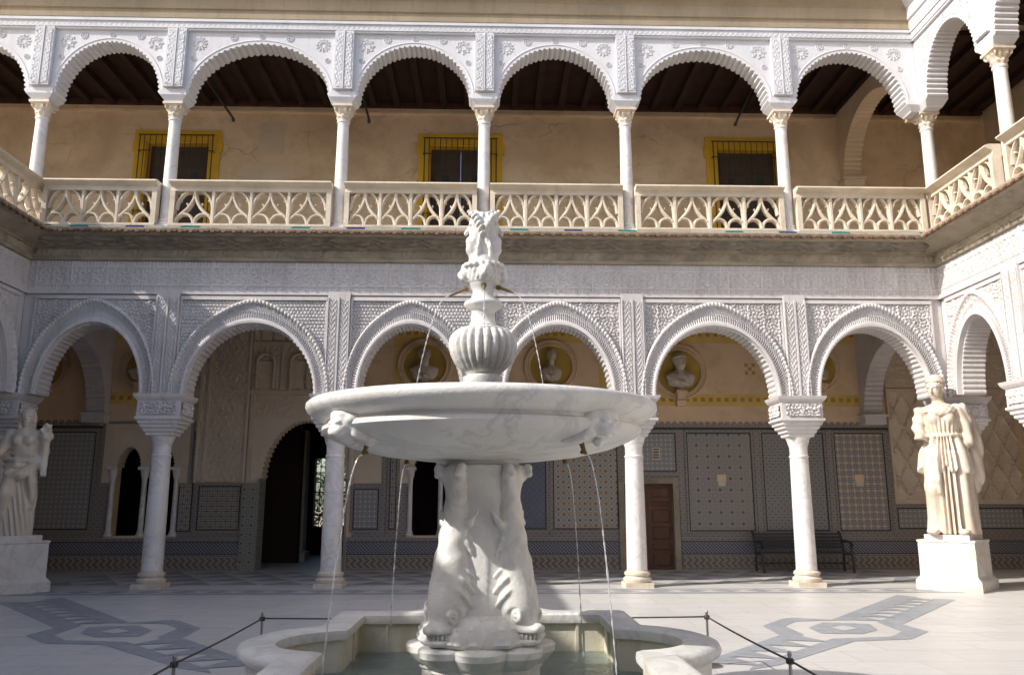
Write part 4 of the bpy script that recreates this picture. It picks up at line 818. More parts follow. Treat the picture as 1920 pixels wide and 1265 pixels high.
for (x, z, rd, kd, yw, lb), nl in zip(NI, NL):
    niche(x, z, rd, nl); sc_ = rd * 1.18; m = bust_sdf(kd, yw); nar = .72 if kd == 'curls' else 1
    o = obj('bust', MB().add([(v[0] * sc_ * nar, v[1] * sc_, v[2] * sc_) for v in m.v], m.f), M_['bust'], None, 180); o.location = (x, YB - .20, z - rd * .70); tag(o, lb, 'bust', 'busts in the round niches')
# ================================================================ upper gallery wall with barred windows
uwall = empty('upper_gallery_wall', (0, YB, 7), 'beige plaster wall of the upper gallery with three yellow framed windows', 'wall')
WN = [(-9.02, -7.38), (-1.62, .02), (6.02, 7.66)]; zt = 10.86
xs = [-13.4] + [q for wn in WN for q in wn] + [13.4]; bx = [(xs[i], xs[i + 1], -.4, 0, 7.0, 12.02) for i in range(0, len(xs), 2)] + [(a, b, -.4, 0, zt, 12.02) for a, b in WN]
m = MB()
for b in bx: m.box(*b, FW)
obj('wall_body', m, M_['upwall'], uwall)
for x0, x1, z0, z1 in ((-6.1, -5.45, 10.55, 11.45), (-6.5, -5.3, 9.3, 10.3)): wpart('plaster_patch', [(x0, x1, 0, .004, z0, z1)], 'stucco_in', uwall)
m = MB(); m.box(-13.3, 13.3, 0, .10, 11.70, 11.76, FW); m.box(-13.3, 13.3, 0, .05, 11.76, 11.86, FW); obj('wall_moulding', m, M_['upwall'], uwall)
m = MB(); m.box(-13.3, 13.3, .0, .16, 11.86, 12.0, FW); obj('timber_plate', m, M_['wood'], uwall)
wl = ['yellow framed barred window between the two left upper columns', 'yellow framed barred window straight above the fountain', 'yellow framed barred window nearest the upper cross arch']
wl[0] = 'yellow framed barred window nearest the open terrace'
for (a, b), lb in zip(WN, wl):
    e = empty('barred_window', ((a + b) / 2, YB, 7.0), lb, 'window', 'windows of the upper gallery')
    obj('surround', MB().box(a - .28, a, 0, .05, 7.02, zt, FW).box(b, b + .28, 0, .05, 7.02, zt, FW).box(a - .30, b + .30, 0, .055, zt, zt + .30, FW).box(a - .34, a - .28, 0, .05, zt - .28, zt, FW).box(b + .28, b + .34, 0, .05, zt - .28, zt, FW), M_['yellow'], e)
    c = (a + b) / 2
    obj('reveal', MB().box(a, a + .03, -.38, 0, 7.02, zt, FW).box(b - .03, b, -.38, 0, 7.02, zt, FW).box(a + .03, b - .03, -.38, 0, zt - .03, zt, FW), M_['yellow'], e)
    for k in (0, 1):
        x0, x1 = (a + .03, c - .005) if k == 0 else (c + .005, b - .03)
        sh = obj('shutter', MB().box(x0, x1, -.30, -.24, 8.5, zt - .03, FW), M_['shutter'], e); obj('lower_panel', MB().box(x0, x1, -.30, -.25, 7.02, 8.49, FW), M_['blue'], e)
        for z0, z1 in ((8.7, 9.4), (9.5, 10.15), (10.25, 10.72)): obj('shutter_panel', MB().box(x0 + .12, x1 - .12, -.24, -.215, z0, z1, FW), M_['shutter'], sh)
        obj('pane', MB().box(x0 + .3, x1 - .3, -.215, -.21, 9.55, 10.1, FW), M_['iron'], sh)
    gr_ = obj('grille_frame', MB().tube([FW(a - .12, .16, 8.2), FW(a - .12, .16, zt + .13)], .016, 6).tube([FW(b + .12, .16, 8.2), FW(b + .12, .16, zt + .13)], .016, 6).tube([FW(a - .16, .16, zt + .13), FW(b + .16, .16, zt + .13)], .016, 6), M_['iron'], e)
    for z in (8.9, 9.75, 10.55): obj('crossbar', MB().tube([FW(a - .16, .16, z), FW(b + .16, .16, z)], .014, 6).tube([FW(a - .14, .16, z), FW(a - .14, 0, z)], .012, 6).tube([FW(b + .14, .16, z), FW(b + .14, 0, z)], .012, 6), M_['iron'], gr_)
    bar = None
    for x in np.linspace(a, b, 12): obj('bar', MB().tube([FW(x, .165, 8.2), FW(x, .165, zt + .13)], .011, 6), M_['iron'], gr_)
# iron tie rods hanging from the ceiling
for i, (a_, b_) in enumerate((((388, 150), (437, 222)), ((678, 172), (692, 225)), ((1398, 192), (1380, 230)))):
    (x0, y0, z0), (x1, y1, z1) = atY(*a_, 18.2), atY(*b_, 18.2); x0, z0 = x0 + (x0 - x1) * (12.0 - z0) / (z0 - z1), 12.0
    tag(obj('tie_rod', MB().tube([(x0, y0, z0), (x1, y1, z1)], .028, 8).tube([(x1, y1, z1), (x1 - .01, y1 + .06, z1 - .05)], .04, 8), M_['iron'], org=(x0, y0, z0)), f'thin dark iron rod slanting from the upper gallery ceiling, {ORD[i]} from the terrace corner', 'rod', 'rods of the upper gallery')
# side gallery: doorway behind the helmeted statue, shade painted as dark sheets, tile dado
sd = empty('side_gallery_doorway', (13.39, 15.2, 0), 'dark arched doorway in the side gallery behind the helmeted statue', 'doorway')
fr13 = lambda s, d, z: (13.39 - d, s, z)
obj('opening', MB().box(13.2, 16.4, .004, .012, 0, 2.4, fr13), M_['dark'], sd)  # flat dark sheet standing for the doorway's inner shade
m = MB(); n = 24; pts = [fr13(14.8 - 1.6 * math.cos(math.pi * i / n), .012, 2.4 + 1.5 * math.sin(math.pi * i / n)) for i in range(n + 1)]; m.add(pts, [tuple(range(n + 1))]); obj('arch_shade', m, M_['dark'], sd)
m = MB(); m.strip2d([(14.8 - 1.7 * math.cos(math.pi * i / n), 2.4 + 1.6 * math.sin(math.pi * i / n)) for i in range(n + 1)], .22, 0, .10, fr13); obj('arch_moulding', m, M_['stucco_in'], sd, 40)
m = MB(); m.box(16.5, 17.0, 0, .3, 2.2, 2.45, fr13); m.box(16.5, 16.95, 0, .2, 0, 2.2, fr13); obj('door_pier', m, M_['stucco_in'], sd)
obj('tile_dado', MB().box(17.0, 20.0, 0, .02, 0, 1.9, fr13).box(9.0, 13.1, 0, .02, 0, 1.9, fr13), T_['gridY'], sd)
# ================================================================ FOUNTAIN
FC = (-.05, 5.9); ZR = .68
fo = empty('fountain', (FC[0], FC[1], 0), 'white marble fountain with dolphins, wide bowl and double-faced head', 'fountain')
O_ = lambda nm, mb, mat, par=None, sm_=40: obj(nm, mb, M_[mat], par or fo, sm_, local=True)
# basin: square with a round lobe on every side
BHX, BHY, BLR, BSET = 1.09, 1.36, .56, .165
def basin_outline(o):
    """rectangle with a round lobe on every side, offset outwards by o"""
    pts = []; lr = BLR + o; t0 = math.acos((BSET + o) / lr)
    for k in range(4):
        a = math.pi / 2 * k; ca, sa = math.cos(a), math.sin(a); hn, ht = ((BHX, BHY), (BHY, BHX))[k % 2]
        loc = [(hn + o, -ht - o)] + [(hn - BSET + lr * math.cos(t), lr * math.sin(t)) for t in np.linspace(-t0, t0, 21)]
        pts += [(x * ca - y * sa, x * sa + y * ca) for x, y in loc]
    return pts
def basin_ring(prof):
    """prof: list of (offset outwards, z)"""
    rings = [[(x, y, z) for x, y in basin_outline(o)] for o, z in prof]; return MB().loft(rings, cap=False)
O_('basin_wall', basin_ring([(.13, .0), (.13, .10), (.09, .13), (.09, .56)]), 'marble')
bi = O_('basin_lining', basin_ring([(-.06, .60), (-.06, .05)]), 'marble_in')
m = basin_ring([(-.06, .60), (-.095, .60), (-.10, .63), (-.095, .665), (-.06, .68), (.10, .68), (.145, .665), (.16, .63), (.15, .60), (.12, .585), (.09, .56)]); O_('coping', m, 'marble', None, 50)
m = MB(); m.add([(x, y, .06) for x, y in basin_outline(-.05)], [tuple(range(88))]); O_('basin_floor', m, 'marble_in')
for sx in (-1, 1):   # upright slab joints inside the basin
    for sy in (-.95, .95): O_('slab_joint', MB().box(sx * 1.020 - .012, sx * 1.020 + .012, sy - .012, sy + .012, .06, .60), 'marble_in', bi)
    for sy in (-1, 1): O_('slab_joint', MB().box(sx * .80 - .012, sx * .80 + .012, sy * 1.290 - .012, sy * 1.290 + .012, .06, .60), 'marble_in', bi)
m = MB(); m.add([(x, y, .37) for x, y in basin_outline(-.061)], [tuple(range(88))])
wt = obj('fountain_water', m, M_['water'], None, org=(FC[0], FC[1], 0)); wt.data.transform(Matrix.Translation((FC[0], FC[1], 0))) if False else None
wt.data.vertices.foreach_set('co', [c for x, y in basin_outline(-.061) for c in (x, y, .37)]); wt.data.update(); tag(wt, kind='structure')
# clustered foot
lob = lambda amp, n: (lambda r, z, t: r * (1 + amp * (abs(math.cos(n * t / 2)) - .5)))
O_('foot', MB().lathe([(.43, .06), (.43, .30), (.40, .315), (.375, .34), (.375, .50), (.39, .505), (.39, .525), (.40, .53), (.43, .555), (.465, .60), (.47, .605), (.475, .645), (.465, .66), (.42, .672), (.30, .68)], 160, mod=lob(.17, 8)), 'marble', None, 28)
# shaft
O_('shaft', MB().lathe([(.36, .66), (.335, .74), (.315, .9), (.30, 1.1), (.275, 1.35), (.255, 1.55), (.25, 1.74), (.265, 1.765), (.265, 1.79), (.30, 1.82), (.30, 1.85), (.27, 1.86), (.27, 1.92)], 64, mod=lambda r, z, t: r * (1 - .03 * math.cos(4 * t))), 'marble', None, 60)
# dolphin, head down, tail up under the bowl (built facing -Y, then turned to each corner)
def dolphin(X, Y, Z):
    D = chain(X, Y, Z, [((0, -.32, .86), .110), ((0, -.31, 1.02), .120), ((0, -.295, 1.18), .106), ((0, -.275, 1.36), .084), ((0, -.255, 1.54), .070), ((0, -.25, 1.70), .064), ((0, -.30, 1.80), .06)], .08)
    D = smin(D, ell(X, Y, Z, (0, -.345, .905), (.125, .125, .14)), .06)                                   # brow
    D = smin(D, ell(X, Y, Z, (0, -.40, .775), (.10, .125, .055)), .05)                                  # upper snout
    D = smin(D, ell(X, Y, Z, (0, -.385, .705), (.105, .12, .035)), .02)                                 # lower jaw
    D = smin(D, ell(X, Y, Z, (0, -.505, .79), (.05, .03, .03)), .02)
    D = smax(D, -(np.maximum(np.maximum(np.abs(Z - .738 - .10 * np.abs(X)) - .016, np.abs(X) - .2), Y + .36)), .006)   # mouth slit
    for e in (-1, 1):
        D = smax(D, -ell(X, Y, Z, (e * .135, -.405, .868), (.045, .058, .055)), .01)
        D = smin(D, np.sqrt((np.sqrt((Y + .405) ** 2 + (Z - .868) ** 2) - .030) ** 2 + (X - e * .108) ** 2) - .014, .004)  # eye ring
        D = smin(D, ell(X, Y, Z, (e * .105, -.405, .868), (.03, .014, .014)), .003)
        g = ell(X, Y, Z, (e * .125, -.27, 1.02), (.03, .085, .13)) - .018 * np.sin(60 * (Z + Y)); D = smin(D, g, .02)   # gill fin
        g = chain(X, Y, Z, [((e * .05, -.27, 1.40), .03), ((e * .12, -.262, 1.46), .026), ((e * .17, -.235, 1.54), .009)], .02); D = smin(D, g, .02)
        g = chain(X, Y, Z, [((e * .05, -.27, 1.36), .024), ((e * .105, -.27, 1.33), .02), ((e * .14, -.25, 1.25), .009)], .02); D = smin(D, g, .02)
        g = chain(X, Y, Z, [((e * .0, -.28, 1.72), .05), ((e * .07, -.30, 1.78), .04), ((e * .105, -.33, 1.83), .03), ((e * .09, -.36, 1.79), .022)], .02); D = smin(D, g, .02)  # tail scroll
    D = smin(D, chain(X, Y, Z, [((0, -.43, .98), .016), ((0, -.415, 1.06), .022), ((0, -.40, 1.15), .010)], .02), .02)
    return D - .003 * np.sin(55 * X) * np.sin(45 * Z) * (Z > 1.2)
dm = surf_net(dolphin, (-.26, -.56, .64), (.26, -.12, 1.9), .0105)
d0 = O_('dolphin', dm, 'marble', None, 180)
teeth = []
for k in range(9):
    a = -1.15 + 2.3 * k / 8; x, y = .085 * math.sin(a) / 1.0, -.395 - .098 * math.cos(a); teeth.append((x, y))
m = MB()
for x, y in teeth: m.box(x - .007, x + .007, y - .002, y + .02, .722 + .10 * abs(x), .752 + .10 * abs(x))
t0 = O_('teeth', m, 'marble', d0); t0['kind'] = 'stuff'
for k, a in enumerate((45, -45, 135, -135)):
    o = d0 if k == 0 else copy_tree(d0, fo); o.rotation_euler.z = R(a + 4)
m = MB(); m.lathe([(.10, 0), (.43, .005), (.445, .03), (.43, .055), (.435, .075), (.41, .10), (.412, .12), (.37, .15), (.36, .17), (.30, .20)], 160, (0, 0, .67), mod=lambda r, z, t: r * (1 + .010 * math.sin(26 * t + 9 * z) + .02 * math.sin(9 * t))); O_('rock_mound', m, 'marble', None, 60)
# bowl
zb = 1.885
bowl = O_('bowl', MB().lathe([(.25, zb), (.45, zb + .006), (.70, zb + .035), (.92, zb + .085), (1.05, zb + .135), (1.11, zb + .168), (1.138, zb + .195), (1.135, zb + .222), (1.11, zb + .236), (1.108, zb + .254), (1.15, zb + .268), (1.20, zb + .295), (1.24, zb + .325), (1.253, zb + .352), (1.25, zb + .378), (1.23, zb + .397), (1.18, zb + .403),
               (1.10, zb + .37), (.8, zb + .24), (.3, zb + .15), (.0005, zb + .14)], 128), 'marble', None, 50)
m = MB(); m.lathe([(1.14, zb + .37), (.001, zb + .372)], 64, cap=False); wb = obj('bowl_water', m, M_['clear'], None, org=(FC[0], FC[1], 0)); wb.data.transform(Matrix.Translation((FC[0], FC[1], 0))); tag(wb, kind='structure')
def mask(X, Y, Z):
    D = ell(X, Y, Z, (0, 0, 0), (.11, .09, .10)); D = smin(D, ell(X, Y, Z, (0, -.08, -.03), (.07, .05, .05)), .03); D = smin(D, ell(X, Y, Z, (0, .0, .07), (.12, .07, .05)), .03)
    for e in (-1, 1):
        D = smin(D, ell(X, Y, Z, (e * .045, -.07, .03), (.03, .03, .016)), .01); D = smin(D, ell(X, Y, Z, (e * .11, .02, .02), (.045, .06, .10)) - .008 * np.sin(60 * Z), .02); D = smax(D, -ell(X, Y, Z, (e * .045, -.105, .008), (.022, .02, .014)), .006)
        D = smin(D, chain(X, Y, Z, [((e * .09, .02, -.08), .042), ((e * .12, .08, -.14), .032), ((e * .17, .14, -.17), .014)], .03) - .006 * np.sin(70 * (X + Z)), .02)
    return smax(D, -ell(X, Y, Z, (0, -.13, -.06), (.035, .03, .018)), .006)
mk = surf_net(mask, (-.3, -.16, -.26), (.3, .3, .15), .0105)
spout_a = []
for k, a in enumerate((-52, 43, 136, -140)):
    q = Matrix.Rotation(R(a), 4, 'Z') @ Matrix.Translation((0, -1.105, zb + .205)) @ Matrix.Rotation(R(18), 4, 'X') @ Matrix.Scale(.95, 4)
    if k == 0: mo = O_('lion_mask', mk, 'marble', bowl, 180); me0 = mo.data
    else: mo = bpy.data.objects.new('lion_mask', me0); COL.objects.link(mo); mo.parent = bowl
    mo.matrix_local = q; d = Vector((math.sin(R(a)), -math.cos(R(a)), 0)); p0 = d * .94 + Vector((0, 0, zb + .085)); p1 = d * .955 + Vector((0, 0, zb + .045)); p2 = d * .975 + Vector((0, 0, zb + .015))
    O_('spout', MB().tube([p0, p1, p2], [.018, .014, .011], 10).lathe([(.018, 0), (.024, .012), (.016, .024)], 10, tuple(p1 - Vector((0, 0, .03)))), 'brass', bowl, 60); spout_a.append((p2, d))
# stem above the bowl: fluted vase, neck, collar, masked cup, nozzles, two-faced head
O_('vase_foot', MB().lathe([(.30, 2.03), (.16, 2.28), (.14, 2.42), (.145, 2.435), (.145, 2.495), (.125, 2.505), (.11, 2.515), (.125, 2.53)], 40), 'marble', None, 50)
prof = [(.12, 2.52), (.17, 2.555), (.215, 2.605), (.243, 2.665), (.254, 2.725), (.25, 2.775), (.23, 2.815), (.195, 2.845), (.12, 2.87), (.105, 2.885)]
pf = []
for (r0, z0), (r1, z1) in zip(prof[:-1], prof[1:]): pf += [(r0 + (r1 - r0) * q / 3, z0 + (z1 - z0) * q / 3) for q in range(3)]
O_('fluted_vase', MB().lathe(pf + [prof[-1]], 24 * 8, mod=lambda r, z, t: r * (1 - .10 * (1 - abs(math.sin(12 * t))) ** 1.2 * sm((z - 2.525) / .05) * (1 - sm((z - 2.81) / .05)))), 'marble', None, 60)
O_('neck', MB().lathe([(.12, 2.875), (.10, 2.89), (.09, 2.92), (.088, 2.985), (.10, 3.0), (.14, 3.025), (.146, 3.045), (.138, 3.06), (.105, 3.072), (.095, 3.09), (.08, 3.12), (.085, 3.15), (.10, 3.17), (.11, 3.20)], 40), 'marble', None, 50)
def cupf(X, Y, Z):
    r = np.sqrt(X * X + Y * Y); th = np.arctan2(X, -Y); z = (Z - 3.19) / .15; rr = .10 + .05 * np.sqrt(np.clip(z, 0, 1)) ; D = (r - rr) * .8; D = smax(D, np.abs(Z - 3.263) - .075, .02)
    D = smin(D, smax(np.abs(r - .13) - .034, np.abs(Z - 3.33) - .018, .012), .01)
    for k in range(4):
        a = k * math.pi / 2 + .1; x, y = .135 * math.sin(a), -.135 * math.cos(a); D = smin(D, ell(X, Y, Z, (x, y, 3.265), (.05, .05, .06)), .02)
        D = smin(D, ell(X, Y, Z, (x * 1.30, y * 1.30, 3.26), (.016, .016, .03)), .012)
    return D - .006 * np.sin(20 * th) * np.sin(60 * Z) * (Z > 3.22)
O_('masked_cup', surf_net(cupf, (-.22, -.22, 3.16), (.22, .22, 3.38), .009), 'marble', None, 180)
def janus(X, Y, Z):
    zs = 3.615 + (Z - 3.615) / 1.42
    D = smax(ell(X, Y, Z, (0, 0, 3.33), (.118, .085, .19)), -(Z - 3.335), .01); D = smin(D, ell(X, Y, Z, (0, .0, 3.52), (.06, .07, .12)), .03)
    for e in (-1, 1):
        D = smin(D, head_sdf(X, Y, zs, (e * .022, .0, 3.625), .215, e * math.pi / 2, 0, 'beard'), .012)
        D = smin(D, chain(X, Y, Z, [((e * .10, -.02, 3.53), .032), ((e * .095, -.02, 3.46), .03), ((e * .085, -.02, 3.40), .014)], .03) - .005 * np.sin(150 * Y + 60 * Z), .015)   # beard ends
        D = smin(D, chain(X, Y, Z, [((e * .012, -.085, 3.58), .020), ((e * .03, -.10, 3.64), .024), ((e * .065, -.095, 3.70), .024), ((e * .105, -.06, 3.745), .02)], .02) - .006 * np.sin(130 * (X * e + Z)), .008)   # swept locks
        D = smin(D, chain(X, Y, Z, [((e * .02, -.07, 3.56), .016), ((e * .045, -.08, 3.47), .018), ((e * .05, -.07, 3.40), .01)], .01) - .004 * np.sin(140 * X), .008)
    return smax(D, -(np.sqrt(X * X + (Z - 3.81) ** 2) - .062), .015)
O_('two_faced_head', surf_net(janus, (-.22, -.16, 3.31), (.22, .16, 3.82), .007), 'marble', None, 180)
nz = []
for a in (-86, 2, 62, 180):
    d = Vector((math.sin(R(a)), -math.cos(R(a)), 0)); p0 = d * .125 + Vector((0, 0, 3.165)); p1 = d * (.255 if abs(a) != 2 else .19) + Vector((0, 0, 3.105))
    O_('nozzle', MB().tube([p0, p0 * .5 + p1 * .5, p1], [.013, .011, .007], 10).tube([p0 - d * .01, p0 + (p1 - p0) * .12], .02, 10), 'brass', None, 60); nz.append((p1, d))
# ---- jets of water
def jet(p, v, zend, label, r=.0055, seed=0):
    rng = random.Random(seed); P = []; rad = []; T = 60; g = 9.8; z0 = p.z; tt = (v.z + math.sqrt(v.z ** 2 + 2 * g * (z0 - zend))) / g; n = 70
    for i in range(n + 1):
        t = tt * i / n; P.append(Vector((p.x + v.x * t, p.y + v.y * t, p.z + v.z * t - .5 * g * t * t))); f = i / n
        rad.append(r * (1 - .25 * f) * (1 if f < .25 else (1 + (.55 + .5 * f) * math.sin(i * 2.1 + rng.random() * 1.5) * (.4 + .6 * rng.random()))))
    rad = [max(.0012, q) for q in rad]; o = obj('water_jet', MB().tube(P, rad, 8), M_['jet'], None, 180, org=tuple(P[0] * 0)); tag(o, label, 'water jet', 'jets of the fountain')
c3 = Vector((FC[0], FC[1], 0)); zw = zb + .37
jl = ['thin water jet arcing from the cup nozzle over the bearded bust', 'water jet falling down the front of the fluted vase', 'thin water jet arcing from the cup nozzle towards the brown door side']
for (p, d), v, lb, sd_ in zip(nz[:3], (.62, .10, .62), jl, (1, 2, 3)): jet(c3 + p, d * v + Vector((0, 0, -.05)), zw if v > .2 else 2.70, lb, .0042, sd_)
jl = ['water stream falling from the lion spout nearest the flower statue side', 'water stream falling from the lion spout nearest the bench side', 'water stream from the rear lion spout beside the brown door', 'water stream from the rear lion spout beside the dark window']
for (p, d), lb, sd_, sp in zip(spout_a, jl, (4, 5, 6, 7), (.42, .40, .32, .30)): jet(c3 + p, d * sp, .38, lb, .0052, sd_)

# ================================================================ STATUES
def pedestal(x, y, rz, label, chipped):
    e = empty('statue_pedestal', (x, y, 0), label, 'pedestal', 'pedestals of the corner statues', rz); w_ = .49
    m = MB(); m.square([(w_ + .07, 0), (w_ + .07, .17), (w_ + .05, .20), (w_ + .01, .24), (w_, .26)]); obj('pedestal_base', m, M_['marble_ped'], e, local=True)
    m = MB(); m.square([(w_, .26), (w_ - .004, .86), (w_ + .012, .87), (w_ + .012, .905)]); obj('pedestal_block', m, M_['marble_ped'], e, local=True)
    m = MB(); m.square([(w_ - .10, .905), (w_ - .10, 1.0)]); obj('plinth', m, M_['marble_ped'], e, local=True)
    if chipped:
        m = MB(); m.box(w_ - .16, w_ + .004, -w_ - .004, -w_ + .1, .60, .74); obj('repair_patch', m, M_['marble_old'], e, local=True)
        m = MB(); m.box(w_ - .24, w_ + .073, -w_ - .075, -w_ + .1, .0, .12); obj('repair_patch', m, M_['marble_old'], e, local=True)
    return e
pedestal(8.82, 15.62, R(-45), 'pale marble pedestal with a chipped corner, under the helmeted statue', True)
pedestal(-8.78, 15.62, R(45), 'pale marble pedestal with a brown stain, under the flower statue', False)
def fold(th, n, ph, sharp=1.4): return np.abs(np.sin(n * th * .5 + ph)) ** sharp
def helmeted(X, Y, Z):
    th = np.arctan2(X, -Y)
    def robe(z0, z1, prof, amp, n, ph, cx=0., hem=0., k=.02):
        zz = [p[0] for p in prof]; rx = np.interp(Z, zz, [p[1] for p in prof]); ry = np.interp(Z, zz, [p[2] for p in prof]); q = np.sqrt(((X - cx) / rx) ** 2 + (Y / ry) ** 2)
        D = (q - 1) * np.minimum(rx, ry) - amp * (fold(th + .25 * np.sin(3 * th), n, ph) - .5); zl_ = z0 + hem * np.sin(n * th * .5 + ph + .6)
        return smax(smax(D, Z - z1, k), zl_ - Z, .01)
    rt = sm(X, -.07, -.01); a = .046 * rt + .006
    D = robe(0, .52, [(0, .165, .125), (.1, .15, .118), (.3, .145, .115), (.52, .135, .105)], a * (1 - .25 * sm(Z, .35, .5)), 15, .4)
    D = smax(D, -ell(X, Y, Z, (-.115, -.10, .12), (.05, .09, .17)), .03)                         # hollow beside the free leg
    D = smin(D, chain(X, Y, Z, [((-.075, -.045, .50), .070), ((-.095, -.085, .29), .056), ((-.10, -.035, .06), .042)], .03), .03)
    D = smin(D, ell(X, Y, Z, (-.125, -.085, .018), (.045, .085, .022)), .015); D = smin(D, ell(X, Y, Z, (.07, -.12, .016), (.04, .06, .02)), .015)
    D = np.minimum(D, robe(.395, .615, [(.38, .172, .135), (.5, .15, .118), (.6, .108, .090)], .036, 19, 1.1, 0, .024))
    D = smin(D, chain(X, Y, Z, [((-.07, -.13, .46), .022), ((-.075, -.14, .34), .026), ((-.06, -.13, .26), .012)], .02) - .004 * np.sin(90 * X), .01)
    D = smin(D, np.sqrt((np.sqrt((X / 1.18) ** 2 + (Y / .95) ** 2) - .10) ** 2 + (Z - .612) ** 2) - .012, .008)
    ch = ell(X, Y, Z, (0, 0, .69), (.120, .092, .13)) - .014 * (fold(th, 21, .2) - .5) * (1 - sm(Z, .71, .77)); D = smin(D, ch, .02)
    for e in (-1, 1): D = smin(D, ell(X, Y, Z, (e * .05, -.07, .725), (.042, .038, .042)), .02)
    D = smin(D, ell(X, Y, Z, (0, .0, .772), (.130, .085, .052)), .02)
    D = smin(D, smax(ell(X, Y, Z, (0, -.045, .76), (.112, .072, .055)), .735 - Z + .25 * np.abs(X), .006) - .003 * np.sin(160 * X) * np.sin(160 * Z), .006)
    D = smin(D, chain(X, Y, Z, [((-.132, .0, .765), .044), ((-.152, -.01, .68), .042), ((-.148, -.03, .61), .040)], .02) - .006 * np.sin(90 * Z + 40 * X), .015); D = smax(D, -ell(X, Y, Z, (-.16, -.04, .565), (.07, .08, .03)), .006)
    sl_ = chain(X, Y, Z, [((.130, .0, .775), .048), ((.158, .01, .68), .048), ((.160, .0, .57), .040)], .03) - .016 * (fold(70 * (X + .5 * Z), 1, 0) - .5); D = smin(D, sl_, .01)
    ck = smax(ell(X, Y, Z, (.19, .085, .50), (.075, .045, .27)), -(Z - .26 - .4 * (X - .2)), .02) - .016 * (fold(75 * (X + .35 * Z), 1, 0) - .5); D = smin(D, ck, .01)
    D = smin(D, cap(X, Y, Z, (0, .0, .79), (-.012, -.01, .88), .040, .038), .02)
    return smin(D, head_sdf(X, Y, Z, (-.015, -.015, .915), .152, -.5, -.1, 'helmet'), .01)
def floral(X, Y, Z):
    th = np.arctan2(X, -Y); rx = np.interp(Z, [0, .2, .5, .62], [.155, .135, .125, .11]); ry = np.interp(Z, [0, .2, .5, .62], [.12, .11, .10, .085]); cx = np.interp(Z, [0, .3, .6], [-.03, 0, 0])
    q = np.sqrt(((X - cx) / rx) ** 2 + (Y / ry) ** 2); D = (q - 1) * np.minimum(rx, ry) - .024 * (fold(th + 2.0 * Z, 17, .4) - .5) * (1 - sm(Z, .3, .5)); D = smax(D, Z - .56, .05)
    D = smin(D, chain(X, Y, Z, [((-.05, -.06, .52), .068), ((-.085, -.11, .32), .056), ((-.10, -.06, .06), .04)], .03), .03)
    sw = chain(X, Y, Z, [((-.13, -.02, .57), .03), ((-.07, -.11, .47), .035), ((.03, -.12, .46), .035), ((.11, -.06, .56), .03), ((.12, .0, .60), .03)], .02) - .010 * np.sin(95 * (Z - .6 * X)); D = smin(D, sw, .02)
    sw = chain(X, Y, Z, [((-.12, -.04, .60), .026), ((-.02, -.11, .555), .03), ((.10, -.05, .60), .03)], .02) - .008 * np.sin(110 * Z); D = smin(D, sw, .02)
    D = smin(D, chain(X, Y, Z, [((.11, -.06, .58), .035), ((.12, -.08, .40), .04), ((.10, -.06, .22), .03)], .03) - .01 * np.sin(60 * (X + .3 * Z)), .02)
    D = smin(D, chain(X, Y, Z, [((-.11, -.03, .22), .05), ((-.18, .0, .06), .05)], .03) - .008 * np.sin(80 * X), .03)
    D = smin(D, ell(X, Y, Z, (0, 0, .71), (.115, .085, .13)), .05); D = smin(D, ell(X, Y, Z, (0, .0, .785), (.135, .075, .055)), .04)
    for e in (-1, 1): D = smin(D, ell(X, Y, Z, (e * .05, -.07, .74), (.042, .035, .042)), .02)
    D = smin(D, chain(X, Y, Z, [((-.135, 0, .785), .05), ((-.165, -.01, .70), .045), ((-.19, -.05, .64), .038)], .02), .03)
    D = smin(D, chain(X, Y, Z, [((.135, .0, .785), .048), ((.165, .0, .66), .042), ((.185, -.06, .545), .034), ((.20, -.09, .50), .028)], .02), .03)
    for k in range(4): D = smin(D, cap(X, Y, Z, (.19 + .012 * k, -.10, .505), (.195 + .013 * k, -.12, .465 - .005 * (k % 2)), .010, .008), .006)
    fl = ell(X, Y, Z, (.185, -.05, .80), (.05, .05, .085)) - .018 * np.sin(60 * X) * np.sin(55 * Z) * np.sin(60 * Y + 1); D = smin(D, fl, .02); D = smin(D, cap(X, Y, Z, (.185, -.04, .74), (.19, -.05, .58), .035, .022), .02)
    D = smin(D, cap(X, Y, Z, (0, 0, .80), (0, -.01, .88), .04, .036), .03); return smin(D, head_sdf(X, Y, Z, (0, -.015, .92), .145, .1, .08, 'long'), .012)
def statue(f, x, y, z, h, rz, label):
    m = surf_net(f, (-.32, -.24, -.02), (.34, .22, 1.03), .0062); m.v = [(a * h * .86, b * h * .95, max(c, -.004) * h) for a, b, c in m.v]
    o = obj('statue', m, M_['marble_old'], None, 180); o.location = (x, y, z); o.rotation_euler.z = rz; tag(o, label, 'statue')
statue(helmeted, 8.82, 15.62, 1.0, 3.03, R(-26), 'antique draped marble statue with helmet and belted robe on a chipped pedestal')
statue(floral, -8.72, 15.6, 1.0, 2.33, R(12), 'antique marble woman holding flowers, in shade, on a stained pedestal')
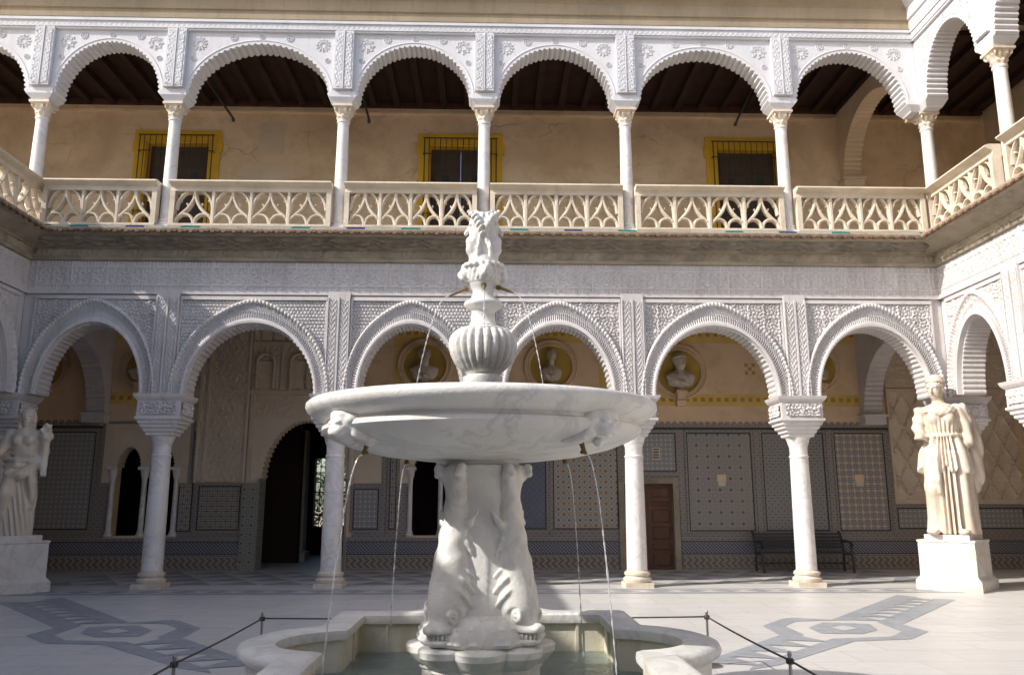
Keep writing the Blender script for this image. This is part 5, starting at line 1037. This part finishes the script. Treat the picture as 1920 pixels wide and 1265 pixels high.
# ================================================================ BENCH
bn = empty('bench', (7.38, 19.45, 0), 'dark cast iron bench with scrolled arms against the tiled wall', 'bench'); L = 2.1
B_ = lambda nm, mb: obj(nm, mb, M_['iron'], bn, 60, local=True)
for sx in (-1, 1):
    x = sx * L / 2; m = MB()
    m.tube([(x, -.30, 0), (x, -.28, .20), (x, -.24, .42)], .03, 8); m.tube([(x, .22, 0), (x, .20, .42), (x, .26, .70), (x, .34, .86), (x, .42, .90)], .03, 8); m.tube([(x, -.26, .42), (x, .2, .40)], .03, 8)
    m.tube([(x, .26, .68), (x, 0, .70), (x, -.25, .68), (x, -.33, .62), (x, -.28, .56), (x, -.23, .60)], .028, 8); m.tube([(x, -.24, .42), (x, -.2, .66)], .022, 8)
    B_('bench_end', m)
for k in range(6): B_('seat_slat', MB().box(-L / 2, L / 2, -.26 + k * .078, -.20 + k * .078, .42 + .004 * abs(k - 3), .445 + .004 * abs(k - 3)))
for k in range(5): z = .52 + k * .075; B_('back_slat', MB().box(-L / 2, L / 2, .215 + k * .028, .24 + k * .028, z, z + .055))
B_('stretcher', MB().tube([(-L / 2, -.02, .2), (L / 2, -.02, .2)], .018, 8))
# ================================================================ BARRIER
PX, PYS, PH = 2.22, (8.5, 6.2, 3.9), .52; cx0 = -.02
pr = empty('barrier_post', (0, 0, 0)); m = MB(); m.lathe([(.13, 0), (.13, .012), (.10, .02), (.02, .026)], 24); obj('post_base', m, M_['steel'], pr, 40, local=True)
m = MB(); m.lathe([(.0125, .02), (.0125, PH - .02), (.016, PH - .018), (.016, PH), (.008, PH + .012)], 12); obj('post_shaft', m, M_['steel'], pr, 40, local=True)
m = MB(); m.lathe([(.026, PH - .075), (.03, PH - .06), (.03, PH - .045), (.024, PH - .035)], 12); obj('cord_clip', m, M_['iron'], pr, 40, local=True)
tag(pr, 'slim low steel post of the cord barrier round the fountain', 'barrier post', 'barrier posts round the fountain'); first = True
for y in PYS:
    for s in (-1, 1):
        o = pr if first else copy_tree(pr); first = False; o.location = (cx0 + s * PX, y, 0); o['label'] = f"slim low steel barrier post, {'rear' if y > 8 else 'middle' if y > 5 else 'front'} one on the {'shaded' if s < 0 else 'sunlit'} side of the basin"
def cord(a, b, sag, label):
    a, b = Vector(a), Vector(b); m = MB(); m.tube([a + (b - a) * t - Vector((0, 0, sag * 4 * t * (1 - t))) for t in np.linspace(0, 1, 21)], .008, 6); tag(obj('rope_line', m, M_['rope'], None, 180, org=tuple(a)), label, 'cord', 'cords of the barrier')
    return
zc = PH - .05
cord((cx0 - PX, 8.5, zc), (cx0 + PX, 8.5, zc), .012, 'dark cord stretched behind the fountain basin')
for s, nm in ((-1, 'shaded'), (1, 'sunlit')):
    cord((cx0 + s * PX, 8.5, zc), (cx0 + s * PX, 6.2, zc), .012, f'dark cord along the {nm} side of the basin, between rear and middle posts')
    cord((cx0 + s * PX, 6.2, zc), (cx0 + s * PX, 3.9, zc), .012, f'dark cord along the {nm} side of the basin, leaving the middle post forward')

for o in bpy.data.objects:      # every labelled top-level thing is a thing of its own
    if o.parent is None and 'category' in o and 'kind' not in o: o['kind'] = 'thing'
